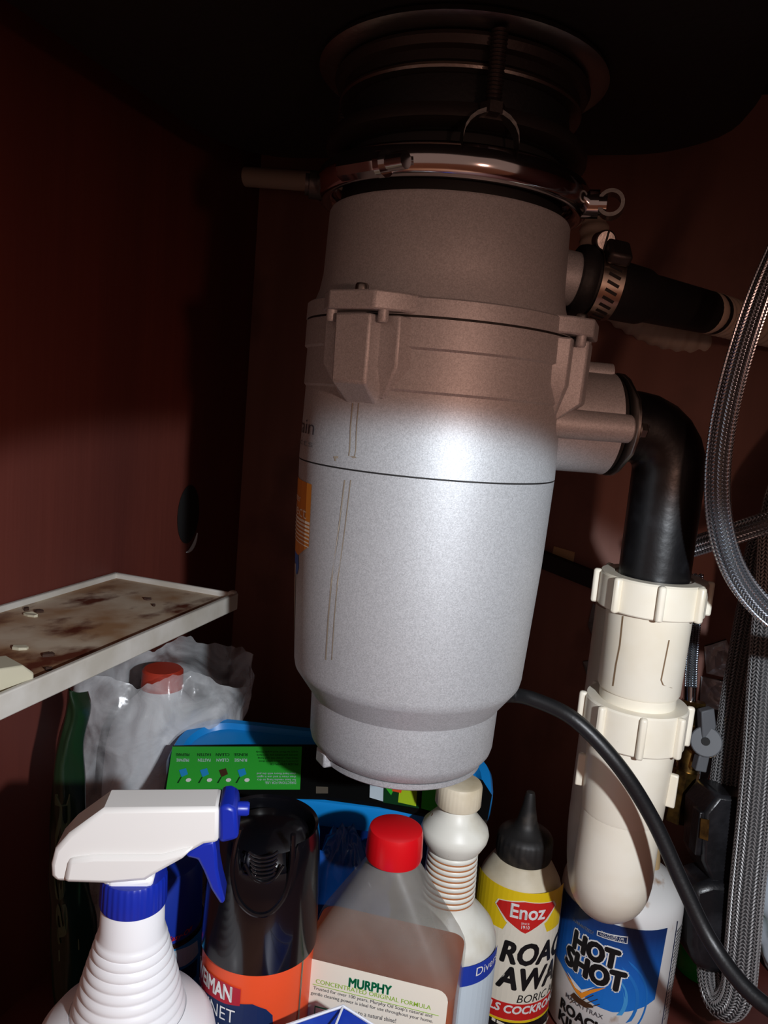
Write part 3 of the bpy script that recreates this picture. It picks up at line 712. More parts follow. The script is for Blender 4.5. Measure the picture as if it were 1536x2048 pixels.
# shut-off valve on the back panel
vp = W(1402, 1485, .66)
vv = thing('shutoff_valve', 'tarnished brass shut-off valve with grey lever behind the white trap', 'valve', vp-V((0, 0, .05)))
def px3(x, y, d=.66): return W(x, y, d)
obj('valve_body', join(cyl(px3(1392, 1445), px3(1372, 1560), .0095, 20), cyl(px3(1372, 1540), px3(1350, 1640), .0115, 8), cyl(px3(1398, 1485, .665), px3(1413, 1484, .64), .0125, 20)), BRASS, vv)
obj('hex_nut', cyl(px3(1388, 1402), px3(1382, 1445), .0105, 6), BRASS, vv)
obj('stub_to_wall', cyl(px3(1372, 1520), back(1380, 1500), .008, 16), BRASS, vv)
hd = obj('handle', join(cyl(px3(1412, 1483, .645), px3(1412.5, 1483.5, .632), .0125, 24), prism(pxo([(1398, 1420), (1424, 1414), (1428, 1450), (1420, 1480), (1400, 1475)], px3(1410, 1480, .638), .638), px3(1410, 1480, .638), Xh, Yh, Nh, .010),
    prism(pxo([(1398, 1492), (1418, 1496), (1408, 1542), (1386, 1538)], px3(1410, 1480, .638), .638), px3(1410, 1480, .638), Xh, Yh, Nh, .010)), GREYPL, vv, bevel=.001)
obj('handle_screw', cyl(px3(1411.5, 1483, .633), px3(1411.6, 1483, .631), .0034, 14), GASKET, hd)
tg_ = tag(obj('plastic_tag', prism(pxo([(1424, 1418), (1458, 1424), (1456, 1442), (1402, 1592), (1394, 1560), (1410, 1500)], px3(1425, 1480, .675), .675), px3(1425, 1480, .675), Xh, Yh, Nh, .003), GREYPL, bevel=.0005), 'grey tapering plastic tag hanging behind the valve lever', 'tag')
hose('valve_line', [W(1395, 1150, .67), W(1389, 1250, .665), W(1383, 1330, .66), W(1381, 1382, .66)], .0046, 'thin braided line rising from the shut-off valve behind the white trap', CORE, BRAID, ncol=12, row=.0019)
obj('ferrule', cyl(px3(1381, 1372), px3(1380, 1404), .0058, 18), CHROME, vv)
# things low at the right edge
gp = W(1402, 1975, .70); gr = .026
gpr = [(0, .001), (gr, .001), (gr, .006), (gr, .075), (gr*.9, .083), (gr*.5, .092), (.009, .095), (.009, .105), (0, .105)]
gt = thing('green_bottle', 'green plastic bottle with barcode label low behind the black hose weight', 'bottle', (gp.x, gp.y, 0))
obj('bottle_body', lathe(gpr, (gp.x, gp.y, 0), segs=40), GREENB, gt)
GS = Cyl(gp.x, gp.y, gr)
lb = patch('white_label', GS, [(1384, 2002), (1420, 2004), (1418, 2060), (1380, 2060)], .0003, P_CREAM, gt)
for k in range(9):
    x = 1388+k*3.2; patch('barcode_bar', GS, [(x, 2016), (x+1.2+(k*7 % 3)*.5, 2016), (x+1.0+(k*7 % 3)*.5-1.5, 2056), (x-1.5, 2056)], .0005, P_BLACK, lb, step=0)
def crumple(c, rx, ry, rz, amp, freq, seed, nu=40, nv=24):
    vs, fs = [], []; c = V(c)
    for i in range(nv+1):
        ph = math.pi*i/nv
        for j in range(nu):
            th = 2*math.pi*j/nu; d = V((math.sin(ph)*math.cos(th), math.sin(ph)*math.sin(th), math.cos(ph)))
            k = 1+amp*noise.noise(d*freq+V((seed, 0, 0)))+amp*.5*noise.noise(d*freq*2.7+V((0, seed, 0)))
            p_ = c+V((d.x*rx*k, d.y*ry*k, d.z*rz*k)); p_.z = max(p_.z, .0006); vs.append(p_)
    for i in range(nv):
        for j in range(nu): fs.append((i*nu+j, i*nu+(j+1) % nu, (i+1)*nu+(j+1) % nu, (i+1)*nu+j))
    return vs, fs
pb_ = W(1592, 2050, .70); tag(obj('white_bag', crumple((pb_.x, pb_.y, .088), .062, .045, .092, .17, 2.2, 3, 80, 50)  , WHITEFILM, ang=180), 'white plastic bag low at the right edge beyond the tap hose', 'bag')

# ------------------------------------------------------------------ tray on the left panel
TZ = .3085; TYF, TYB = .20, .536; TXO = -.2785
tray = thing('wall_tray', 'stained white plastic tray shelf fixed to the red-brown side panel', 'tray', ((XL+TXO)/2, (TYF+TYB)/2, TZ))
obj('tray_base', box(((XL+TXO)/2, (TYF+TYB)/2, TZ+.0045), (TXO-XL-.002, TYB-TYF-.002, .009)), TRAYD, tray)
obj('front_rim', box((TXO-.0015, (TYF+TYB)/2, TZ+.0065), (.0035, TYB-TYF, .0135)), TRAYW, tray, bevel=.0008)
obj('wall_rim', box((XL+.0025, (TYF+TYB)/2, TZ+.0065), (.0035, TYB-TYF, .0135)), TRAYW, tray, bevel=.0008)
obj('end_rim', box(((XL+TXO)/2-.002, TYB-.0018, TZ+.0065), (TXO-XL-.006, .0036, .0135)), TRAYW, tray, bevel=.0012)
obj('corner_post', box((TXO-.0035, TYB-.0025, TZ+.0072), (.006, .006, .0155)), TRAYW, tray, bevel=.0015)
def on_tray(px, py): return on_plane(px, py, V((0, 0, TZ+.009)), V((0, 0, 1)))
q = on_tray(4, 1372)
tag(obj('plastic_block', prism([(-.03, 0), (.012, 0), (.012, .007), (.006, .0125), (-.03, .015)], q+V((0, 0, .0002)), V((.35, .94, 0)).normalized(), V((0, 0, 1)), V((.94, -.35, 0)).normalized(), .02), CHIP, bevel=.001), 'cream plastic block lying in the wall tray at its near end', 'block')
for i, (x, y, s, a, m_, lab) in enumerate(((78, 1224, .007, .3, CRUMB, 'dark brown crumb on the tray close to its wall rim'), (52, 1220, .006, 2.2, CRUMB, 'dark flake on the tray near its wall rim, left of a brown crumb'), (62, 1232, .010, .1, CHIP, 'pale splinter on the tray between two dark flakes'),
        (98, 1312, .0065, 1.0, CRUMB, 'dark curled crumb in the middle of the tray towards its near end'), (296, 1200, .005, .5, CRUMB, 'dark crumb on the tray near its far end'), (308, 1212, .004, 2.0, CRUMB, 'tiny dark crumb on the tray beside the one near its far end'), (42, 1298, .009, .6, CHIP, 'pale flake on the tray above the cream plastic block'), (96, 1340, .004, .2, CRUMB, 'tiny dark crumb on the tray beside its front rim'))):
    q = on_tray(x, y); X = V((math.cos(a), math.sin(a), 0)); Y = V((-X.y, X.x, 0)); nn = 7
    top = [q+X*(s*.55*math.cos(t)*random.uniform(.7, 1.2))+Y*(s*.3*math.sin(t)*random.uniform(.7, 1.2))+V((0, 0, random.uniform(.0012, .0022))) for t in [2*math.pi*k/nn for k in range(nn)]]
    bot = [V((p_.x, p_.y, q.z)) for p_ in top]
    tag(obj('crumb', loft([bot, top]), m_, flat=True), lab, 'crumb', 'crumbs on the wall tray')

# ------------------------------------------------------------------ bottles
def axis_at(px, py, d): q = W(px, py, d); return q.x, q.y
def bprof(ax, ay, items, base=None):
    pr = profile(ax, ay, items)
    if base: pr = [(0, .0005), (base-.003, .0005), (base, .004)]+pr[::-1] if pr[0][1] > pr[-1][1] else pr
    return pr

# --- spray bottle
sx_, sy_ = axis_at(268, 1775, .37)
spb = thing('spray_bottle', 'white spray bottle with royal blue collar and trigger in front of the plastic bag', 'spray bottle', (sx_, sy_, 0))
S3 = lambda it: profile(sx_, sy_, it)
ribs = [(1795, 58), (1800, 61), (1848, 62.5), (1858, 66)]
y, h = 1862, 67
for k in range(9):
    ribs += [(y, h-1.5), (y+3, h+1.2), (y+8, h+3.2), (y+13.5, h+4.0), (y+15.5, h+2.6)]; y += 16.2+k*.35; h += 5.0
ribs += [(2012, 113), (2018, 122), (2034, 152), (2056, 170), (2090, 178), (2130, 180)]
pr = S3(ribs)[::-1]; rb_ = pr[0][0]
body_z = pr[0][1]
obj('bottle_body', lathe([(0, .0006), (rb_-.006, .0006), (rb_, .006), (rb_, body_z*.6)]+pr, (sx_, sy_, 0), segs=72), WHITEPL, spb, ang=60)
cp = S3([(1744, 40), (1744, 61), (1749, 63.5), (1796, 65), (1801, 64), (1801, 50)])
def ridged(n, amp): return lambda th, i: 1+amp*(1 if math.cos(th*n) > 0 else -1)*(1 if 1 < i < 4 else 0)
obj('collar', lathe(cp, (sx_, sy_, 0), segs=192, mod=ridged(32, .008)), ROYAL, spb, ang=50)
su = V((math.cos(R_(25)), math.sin(R_(25)), 0)); sn = V((su.y, -su.x, 0))
so = V((sx_, sy_, zat(sx_, sy_, 1690)))
def spx(pts): return [((q-so).dot(su), (q-so).z) for q in [on_plane(x, y, so, sn) for x, y in pts]]
def shell(name, pts, hw, m, parent, bevel=.003, taper=None):
    return obj(name, prism(spx(pts), so, su, V((0, 0, 1)), sn, hw*2), m, parent, bevel=bevel)
head = [(113, 1706), (121, 1676), (148, 1646), (216, 1597), (442, 1595), (441, 1663), (412, 1667), (372, 1690), (316, 1722), (303, 1732), (297, 1752), (224, 1752), (212, 1741), (124, 1739), (114, 1728)]
shell('trigger_head', head, .0098, WHITESP, spb, .0045)
shell('head_cheek', [(150, 1690), (200, 1684), (330, 1684), (395, 1668), (372, 1690), (318, 1720), (300, 1732), (230, 1738), (140, 1735)], .0122, WHITESP, spb, .003)
shell('neck_clip', [(224, 1738), (316, 1728), (312, 1744), (302, 1757), (226, 1757)], .011, WHITEPL, spb, .002)
shell('nozzle_block', [(441, 1591), (460, 1589), (476, 1596), (480, 1655), (458, 1661), (441, 1664)], .0104, ROYAL, spb, .002)
nz = on_plane(480, 1617, so, sn)
obj('nozzle_tip', lathe([(0, -.004), (.0034, -.004), (.0034, .0035), (.0028, .0045), (.0012, .0045), (.0012, .002), (0, .002)], nz, su, 16), ROYAL, spb)
shell('trigger_lever', [(372, 1692), (412, 1668), (432, 1664), (436, 1690), (438, 1720), (444, 1752), (452, 1782), (449, 1791), (441, 1787), (424, 1760), (410, 1725), (398, 1702), (380, 1698)], .0075, ROYAL, spb, .002)

# --- furniture spray can with black cap
wx, wy = axis_at(526, 1770, .4225)
can = thing('polish_can', 'orange aerosol polish can with glossy black cap right of the spray bottle', 'spray can', (wx, wy, 0))
C3 = lambda it: profile(wx, wy, it)
rcan = radius(wx, wy, zat(wx, wy, 1880), 112)
zcb = zat(wx, wy, 1868)
obj('can_body', lathe([(0, .0006), (rcan-.002, .0006), (rcan-.0005, .003), (rcan-.0005, zcb+.004), (0, zcb+.004)], (wx, wy, 0), segs=64), P_ORANGE, can)
CS = Cyl(wx, wy, rcan-.0003)
# cap: tall shell whose front is cut low where the button sits
ztop, zlow = zat(wx, wy, 1640), zat(wx, wy, 1690)
cseg = 96; prC = [(rcan+.0006, 0), (rcan+.0004, .15), (rcan*.985, .45), (rcan*.955, .75), (rcan*.93, .93), (rcan*.89, 1.0), (rcan*.84, .985), (rcan*.82, .9), (rcan*.82, .1)]
vs, fs = [], []
CC = Cyl(wx, wy, 1.0)
for i, (r, t) in enumerate(prC):
    for k in range(cseg):
        a = -math.pi+2*math.pi*k/cseg
        d_ = abs(a-R_(2))
        e = min(1, max(0, (d_-R_(26))/R_(9))); e = e*e*(3-2*e)
        zt = zlow+(ztop-zlow)*e - .0015*(1-math.cos(a*2))*0
        dirv = CC.c*math.cos(a)+CC.r_*math.sin(a)
        vs.append(V((wx, wy, zcb+(zt-zcb)*t))+dirv*r)
for i in range(len(prC)-1):
    for k in range(cseg): fs.append((i*cseg+k, i*cseg+(k+1) % cseg, (i+1)*cseg+(k+1) % cseg, (i+1)*cseg+k))
fs.append(tuple(range((len(prC)-1)*cseg, len(prC)*cseg)))
cap_ = obj('cap', (vs, fs), GLOSSBLK, can, ang=50)
KS = Cyl(wx, wy, C3([(1640, 104), (1700, 106), (1800, 110), (1868, 112.5)]))
btn = obj('spray_button', lathe([(0, ztop-.0030), (rcan*.60, ztop-.0034), (rcan*.74, ztop-.006), (rcan*.80, ztop-.012), (rcan*.86, zlow+.001), (rcan*.885, zlow-.01), (rcan*.88, zcb+.01)], (wx, wy, 0), segs=48), GLOSSBLK, can)
def groove(name, pts, r, m, surf, parent, off=0):
    p_ = catmull([surf.at(*surf.hit(x, y), off) for x, y in pts], 6)
    return obj(name, tube(p_, r, 8), m, parent)
groove('button_groove', [(482, 1656), (472, 1690), (466, 1740), (474, 1790), (494, 1818), (518, 1829), (543, 1822), (566, 1795), (578, 1760), (584, 1715), (586, 1668)], .0015, GLOSSBLK, KS, cap_, .0002)
for k in range(6):
    g = [(502+k*1.0, 1708+k*7.2-7), (520, 1718+k*7.2), (548-k*.6, 1712+k*7.2-5), (556-k*2, 1700+k*7.2-3)]
    groove('grip_ridge', [(498+k*1.4, 1703+k*8), (510, 1711+k*8), (526, 1714+k*8), (544, 1710+k*8), (556-k*1.2, 1702+k*8)], .0008, GLOSSBLK, KS, cap_, .0003)
groove('button_lip', [(490, 1726), (504, 1752), (526, 1764), (548, 1756), (566, 1730)], .0009, GLOSSBLK, KS, cap_, .0003)
# can print
zb2 = CS.hit(500, 1985)[1]
aL = -R_(100)
blk = patch('black_panel', CS, [(aL, CS.hit(405, 1955)[1], 0), (402, 1972), (430, 1990), (470, 2006), (505, 2008), (532, 2018), (545, 2030), (546, 2060), (546, 2120), (aL, CS.hit(450, 2110)[1], 0)], .0002, P_NAVY, can)
bd_ = patch('red_badge', CS, [(aL, CS.hit(404, 1925)[1], 0), (402, 1920), (420, 1944), (450, 1964), (482, 1978), (480, 2011), (450, 2006), (425, 1992), (402, 1966), (aL, CS.hit(404, 1970)[1], 0)], .0004, P_CRIMSON, can)
text('WEIMAN', CS, (408.5, 1962), (463, 2003), 30, .0006, P_WHITE, bd_, bold=0, f0=.27, f1=1, fat=.035, level=(463, 2003))
text('CABINET', CS, (408, 2022), (469, 2046), 26, .0006, P_WHITE, blk, bold=-.005, f0=.36, f1=1, level=(469, 2046))
text('CLEANER', CS, (408, 2060), (469, 2082), 26, .0006, P_WHITE, blk, bold=-.005, f0=.36, f1=1, level=(469, 2082))
a_ = CS.hit(602, 1960)[0]
patch('can_seam', CS, [(a_-.02, .02), (a_+.02, .02), (a_+.02, zcb), (a_-.02, zcb)], .0003, P_SILVER, can, raw=True)
patch('seam_line', CS, [(a_-.008, .02), (a_+.002, .02), (a_+.002, zcb), (a_-.008, zcb)], .0005, P_BROWN, can, raw=True)

# --- blue oven-cleaner can behind
ex, ey = axis_at(312, 1790, .475)
eo = thing('oven_cleaner_can', 'blue capped cleaner can showing between the spray bottle and the black capped can', 'spray can', (ex, ey, 0))
E3 = lambda it: profile(ex, ey, it)
re_ = radius(ex, ey, zat(ex, ey, 1850), 93); zec = zat(ex, ey, 1838)
obj('can_body', lathe([(0, .0006), (re_-.002, .0006), (re_, .004), (re_, zec), (0, zec)], (ex, ey, 0), segs=48), P_SKY, eo)
obj('cap', lathe(E3([(1838, 60), (1838, 92), (1720, 88), (1712, 84), (1708, 76), (1708, 0)]), (ex, ey, 0), segs=48), BLUECAP, eo)
obj('rusty_rim', lathe([(re_-.003, zec-.0008), (re_+.0012, zec-.0008), (re_+.0012, zec+.0016), (re_-.003, zec+.0016)], (ex, ey, 0), segs=48), BRASS, eo)
ES = Cyl(ex, ey, re_)
text('Easy-Off', ES, (335, 1882), (383, 1876), 13, .0004, P_RED, eo, bold=.005, shear=.2)
patch('label_swirl', ES, [(330, 1905), (360, 1898), (394, 1880), (396, 1905), (370, 1930), (330, 1940)], .0003, P_PALE, eo)
patch('label_swirl', ES, [(330, 1950), (365, 1938), (394, 1915), (392, 1950), (330, 1980)], .0003, P_NAVY, eo)

# --- square bottle of oil soap
MX, MY = axis_at(792, 1660, .437)
mu = V((math.cos(R_(5)), math.sin(R_(5)), 0)); mv = V((-mu.y, mu.x, 0))
mb = thing('soap_bottle', 'cloudy square bottle of amber soap with a red cap', 'bottle', (MX, MY, 0))
def msec(hx, hy, z, r, shrink=1): return [V((MX, MY, z))+mu*x+mv*y for x, y in rrect(hx, hy, r, 5)]
MW, MD = .0455, .030
zsh = zat(MX, MY, 1882)-.004; znk = zat(MX, MY, 1718)
mz = [(.0005, .004), (.004, 0), (zsh, 0)]
out = [msec(MW-.004, MD-.004, .0006, .006), msec(MW, MD, .005, .009), msec(MW, MD, zsh-.004, .009), msec(MW-.0012, MD-.0008, zsh+.001, .009)]
for k in range(1, 9):
    t = k/8; out.append(msec(MW*(1-t)+.0145*t, MD*(1-t)+.0145*t, zsh+(znk-zsh)*t, .009*(1-t)+.0143*t))
out += [msec(.0135, .0135, znk+.002, .0133), msec(.0135, .0135, znk+.008, .0133)]
obj('bottle_shell', loft(out), HAZE, mb, ang=50)
zl = zat(MX, MY, 1898); haze_nodes(HAZE, zl+.012, zl+.062)
iw = .0012
obj('soap', loft([msec(MW-iw-.003, MD-iw-.003, .003, .006), msec(MW-iw, MD-iw, .006, .008), msec(MW-iw, MD-iw, min(zsh-.002, zl), .008)]+([msec(MW-iw-.006, MD-iw-.003, zl+.004, .008)] if zl > zsh else [])), SOAP, mb)
obj('cap', lathe(profile(MX, MY, [(1712, 40), (1712, 55.5), (1705, 57), (1664, 55), (1656, 52.5), (1653, 46), (1653, 0)]), (MX, MY, 0), segs=72, mod=lambda th, i: 1+.004*(1 if math.cos(th*40) > 0 else -1)*(1 if i == 2 or i == 3 else 0)), RED, mb, ang=40)
MS = Flat(V((MX, MY, 0))-mv*MD, mu, V((0, 0, 1)), -mv)
lx0 = -MW+.006; lx1 = MS.hit(893, 2030)[0]; lz1 = MS.hit(760, 1950)[1]
rc_ = .006
lab = [(lx0, .02), (lx1, .02)]+[(lx1-rc_+rc_*math.sin(R_(t)), lz1-rc_+rc_*math.cos(R_(t))) for t in (90, 67, 45, 22, 0)]+[(lx0, lz1)]
ml = patch('label', MS, lab, .0003, P_CREAM, mb, step=0, raw=True)
text('MURPHY', MS, (698, 1972), (782, 1989), 18, .0005, P_GREEN, ml, bold=0, step=0, fat=.05)
text('CONCENTRATED ORIGINAL FORMULA', MS, (632, 1965), (862, 2019), 9, .0005, P_LIME, ml, bold=.004, step=0)
a0, z0 = MS.hit(626, 1968); a1 = MS.hit(878, 2028)[0]
zz_ = (z0+MS.hit(878, 2028)[1])/2
patch('rule', MS, [(a0, zz_), (a1, zz_), (a1, zz_-.0004), (a0, zz_-.0004)], .0005, P_LIME, ml, step=0, raw=True)
text('Trusted for over 100 years, Murphy Oil Soap\'s natural and', MS, (627, 1979), (864, 2036), 9, .0005, P_DARKINK, ml, bold=0, step=0)
text('gentle cleaning power is ideal for use throughout your home.', MS, (622, 1989), (866, 2047), 9, .0005, P_DARKINK, ml, bold=0, step=0)
text('Cleans to a natural shine!', MS, (686, 2022), (792, 2045), 9, .0005, P_DARKINK, ml, bold=0, step=0)
for x, y in ((630, 2010), (688, 2034), (750, 2048)):
    a0, z0 = MS.hit(x, y); s = .0082
    bx_ = patch('tick_box', MS, [(a0, z0), (a0+s, z0), (a0+s, z0-s), (a0, z0-s)], .0005, P_GREEN, ml, step=0, raw=True)
    patch('tick_field', MS, [(a0+.0006, z0-.0006), (a0+s-.0006, z0-.0006), (a0+s-.0006, z0-s+.0006), (a0+.0006, z0-s+.0006)], .0007, P_CREAM, bx_, step=0, raw=True)
    patch('tick', MS, [(a0+.002, z0-.004), (a0+.0037, z0-.0055), (a0+.006, z0-.0015), (a0+.0038, z0-.0072)], .0009, P_BGREEN, bx_, step=0, raw=True)

# --- ribbed-neck disinfectant bottle
dx, dy = axis_at(912, 1640, .50)
db = thing('ribbed_neck_bottle', 'pale white bottle with rust stained ribbed neck behind the soap bottle', 'bottle', (dx, dy, 0))
D3 = lambda it: profile(dx, dy, it)
it = [(1610, 34), (1622, 38), (1632, 48), (1650, 65), (1660, 68), (1670, 66), (1684, 58), (1692, 52)]
y = 1694
for k in range(9): it += [(y, 48.5), (y+2.2, 50.5+k*.3), (y+7, 51+k*.3), (y+9.5, 48.5+k*.3)]; y += 10.4
it += [(1790, 50), (1803, 58), (1820, 78), (1838, 95), (1856, 103), (1875, 105), (1930, 106)]
pr = D3(it)[::-1]; rd = pr[0][0]
obj('bottle_body', lathe([(0, .0006), (rd-.004, .0006), (rd, .005)]+pr, (dx, dy, 0), segs=64), OLDWHITE, db, ang=60)
y = 1694
for k in range(9):
    zg = zat(dx, dy, y+10); rg = radius(dx, dy, zg, 48.9+k*.3)
    obj('rust_ring', lathe([(rg*.98, zg-.0006), (rg+.0003, zg-.0005), (rg+.0003, zg+.0005), (rg*.98, zg+.0006)], (dx, dy, 0), segs=48, cap=False), RUST, db); y += 10.4
obj('cap', lathe(D3([(1607, 30), (1607, 44), (1604, 46), (1568, 45.5), (1563, 43), (1561, 38), (1561, 0)]), (dx, dy, 0), segs=120, mod=ridged(36, .004)), OLDCREAM, db, ang=40)
QS = Cyl(dx, dy, rd)
q0 = QS.hit(960, 1925); q1 = QS.hit(960, 1962)
bl = patch('blue_band', QS, [(-1.4, q0[1]), (1.4, q0[1]), (1.4, q1[1]), (-1.4, q1[1])], .0003, P_RBLUE, db, raw=True)
patch('pale_label', QS, [(-1.4, q1[1]), (1.4, q1[1]), (1.4, .02), (-1.4, .02)], .0003, P_PALE, db, raw=True)
text('Diversey', QS, (950, 1958), (991, 1934), 20, .0005, P_WHITE, bl, bold=0, f0=0, f1=.9)

# --- boric acid squeeze bottle
nx, ny = axis_at(1045, 1720, .602)
nb_ = thing('powder_squeeze_bottle', 'dusty cream squeeze bottle with black nozzle cap and yellow label', 'bottle', (nx, ny, 0))
N3 = lambda it: profile(nx, ny, it)
pr = N3([(1706, 50), (1712, 55), (1728, 66), (1746, 77), (1764, 83), (1780, 85), (1800, 85)])[::-1]; rn = pr[0][0]
obj('bottle_body', lathe([(0, .0006), (rn-.004, .0006), (rn, .005)]+pr, (nx, ny, 0), segs=64), OLDCREAM, nb_, ang=60)
obj('nozzle_cap', lathe(N3([(1708, 40), (1708, 54), (1700, 56), (1672, 55), (1666, 52), (1660, 44), (1652, 26), (1640, 20), (1610, 13), (1590, 10), (1584, 8), (1582, 0)]), (nx, ny, 0), segs=96, mod=lambda th, i: 1+.012*math.cos(th*28)*(1 if 1 < i < 4 else 0)), mat('dusty_black_cap', (30, 28, 27), .55, c2=(70, 62, 54), nscale=70, ramp=(.5, .8)), nb_, ang=50)
NS = Cyl(nx, ny, rn)
zt_ = NS.hit(1045, 1785)[1]; zm = NS.hit(1045, 1868)[1]; zr0 = NS.hit(1045, 2008)[1]; zr1 = NS.hit(1045, 2040)[1]
nl = patch('yellow_label', NS, [(-1.3, zt_), (1.3, zt_), (1.3, .005), (-1.3, .005)], .0002, P_YEL, nb_, raw=True)
patch('white_field', NS, [(-1.3, zm), (1.3, zm), (1.3, .005), (-1.3, .005)], .0004, P_CREAM, nl, raw=True)
for s in (0, 1):
    if s: pts = [(1066, 1862), (1098, 1812), (1118, 1822), (1096, 1868)]
    else: pts = [(1006, 1866), (980, 1824), (1000, 1818), (1028, 1866)]
P3_ = [(994, 1806), (1000, 1798), (1050, 1803), (1104, 1802), (1108, 1810), (1090, 1838), (1058, 1862), (1050, 1866), (1042, 1862), (1014, 1838)]
patch('white_rays', NS, [(1000, 1866), (1016, 1842), (1042, 1866), (1050, 1868), (1058, 1866), (1086, 1842), (1094, 1868), (1050, 1872)], .0005, P_CREAM, nl)
tr0 = patch('triangle_border', NS, [(x+(3 if x > 1050 else -3), y+(3 if y > 1830 else -2)) for x, y in P3_], .0006, P_CREAM, nl)
tri = patch('red_triangle', NS, P3_, .0008, P_RED, nl)
text('Enoz', NS, (1020, 1838), (1087, 1838), 27, .001, P_WHITE, tri, bold=0, fat=.03)
text('SINCE', NS, (1042, 1848), (1058, 1848), 4, .001, P_WHITE, tri, bold=0)
text('1910', NS, (1042, 1857), (1058, 1857), 7, .001, P_WHITE, tri, bold=.01)
text('ROACH', NS, (1000, 1928), (1118, 1930), 41, .0007, P_BLACK, nl, bold=0, shear=.18, f0=0, f1=.82, fat=.055)
text('AWAY', NS, (992, 1978), (1112, 1980), 41, .0007, P_BLACK, nl, bold=0, shear=.18, f0=0, f1=.88, fat=.055)
text('BORIC ACID', NS, (1033, 2001), (1108, 2000), 15, .0007, P_BLACK, nl, bold=0, shear=.18, f0=0, f1=.85)
rb2 = patch('red_band', NS, [(-1.3, zr0), (1.3, zr0), (1.3, zr1), (-1.3, zr1)], .0006, P_RED, nl, raw=True)
text('KILLS COCKROACHES', NS, (984, 2027), (1104, 2026), 15, .0009, P_WHITE, rb2, bold=0, shear=.18, f0=.17, f1=.84, fat=.05)
scribble(NS, [((984, 2038), (1100, 2036), 6)], .0009, P_CREAM, rb2)
patch('yellow_line', NS, [(-1.3, zr1), (1.3, zr1), (1.3, zr1-.002), (-1.3, zr1-.002)], .0007, P_YEL, nl, raw=True)
patch('black_foot', NS, [(-1.3, zr1-.002), (1.3, zr1-.002), (1.3, .005), (-1.3, .005)], .0006, P_BLACK, nl, raw=True)

# --- roach killer powder bottle
hx_, hy_ = axis_at(1244, 1780, .615)
hb = thing('roach_powder_bottle', 'white powder bottle with blue label and tan spout under the drain trap', 'bottle', (hx_, hy_, 0))
H3 = lambda it: profile(hx_, hy_, it)
pr = H3([(1716, 42), (1722, 48), (1730, 70), (1742, 96), (1756, 111), (1772, 116), (1784, 117), (1870, 117)])[::-1]; rh = pr[0][0]
obj('bottle_body', lathe([(0, .0006), (rh-.004, .0006), (rh, .005)]+pr, (hx_, hy_, 0), segs=72), mat('white_stained_bottle', (234, 234, 232), .4, c3=(170, 128, 84), n3=38, ramp3=(.64, .74)), hb, ang=60)
hsx, hsy = axis_at(1286, 1698, .615)
obj('spout', lathe(profile(hsx, hsy, [(1745, 36), (1712, 35), (1700, 33), (1682, 30), (1674, 27), (1668, 18), (1667, 0)]), (hsx, hsy, 0), segs=40), mat('tan_spout', (206, 176, 128), .5), hb)
HS = Cyl(hx_, hy_, rh)
def dense(pts, n=6):
    out = []
    for i, p_ in enumerate(pts):
        q = pts[(i+1) % len(pts)]
        for k in range(n): out.append((p_[0]+(q[0]-p_[0])*k/n, p_[1]+(q[1]-p_[1])*k/n))
    return out
t0, _ = HS.hit(1328, 1900); zt_ = HS.hit(1240, 1852)[1]; zbL = HS.hit(1160, 1960)[1]
bot = [HS.hit(*p_) for p_ in ((1309, 1998), (1290, 2012), (1260, 2022), (1225, 2024), (1190, 2010), (1160, 1985), (1135, 1950), (1122, 1925))]
hl = patch('blue_label', HS, [(-1.15, zt_), (t0, zt_)]+bot+[(-1.15, bot[-1][1])], .0003, LABELBLUE, hb, raw=True, step=.1)
# navy upper field and pale ripple arcs
cA, cZ = HS.hit(1190, 1985)
for k, (r0, r1, m_) in enumerate(((.021, .024, P_LBLUE), (.030, .0325, P_MID), (.038, .0395, P_MID))):
    arc = [(cA+r0/rh*math.cos(R_(t)), cZ+r0*math.sin(R_(t))) for t in range(-35, 61, 8)]+[(cA+r1/rh*math.cos(R_(t)), cZ+r1*math.sin(R_(t))) for t in range(60, -36, -8)]
    patch('ripple', HS, [(min(a, t0-.01), z) for a, z in arc], .0004, m_, hl, raw=True, step=.15)
text('GUARANTEED!', HS, (1145, 1852), (1188, 1860), 7, .0007, P_GREY, hl, bold=0)
bx_ = patch('notice_box', HS, [(1195, 1860), (1256, 1872), (1255, 1887), (1194, 1870)], .0006, P_WHITE, hl)
patch('notice_fill', HS, [(1197, 1862), (1254, 1874), (1253, 1885), (1196, 1869)], .0008, P_NAVY, bx_)
text('TO WORK OR', HS, (1202, 1868), (1248, 1879), 5, .001, P_WHITE, bx_, bold=0)
text('YOUR MONEY BACK', HS, (1199, 1873), (1250, 1884), 4, .001, P_WHITE, bx_, bold=0)
def outlined(s, p0, p1, h, shear=.05):
    a0, z0 = HS.hit(*p0); a1, z1 = HS.hit(*p1)
    text(s, HS, p0, p1, h, .0008, P_WHITE, hl, bold=0, shear=shear, name='letter_outline', fat=.16)
    text(s, HS, p0, p1, h, .0011, P_BLACK, hl, bold=0, shear=shear, fat=.085)
outlined('HOT', (1146, 1912), (1236, 1930), 37)
outlined('SHOT', (1130, 1953), (1248, 1973), 38)
fl = patch('flame', HS, [(1132, 1942), (1150, 1968), (1162, 1984), (1190, 1976), (1212, 1974), (1182, 1986), (1164, 1996), (1154, 1984)], .0009, P_FLAME, hl)
patch('flame_edge', HS, [(1136, 1942), (1154, 1966), (1164, 1978), (1192, 1972), (1165, 1984), (1152, 1974)], .0010, P_WHITE, fl)
rch = patch('insect_print', HS, [(1142, 1990), (1150, 1984), (1160, 1994), (1172, 2002), (1184, 2008), (1188, 2014), (1172, 2014), (1156, 2004)], .0010, P_BROWN, hl)
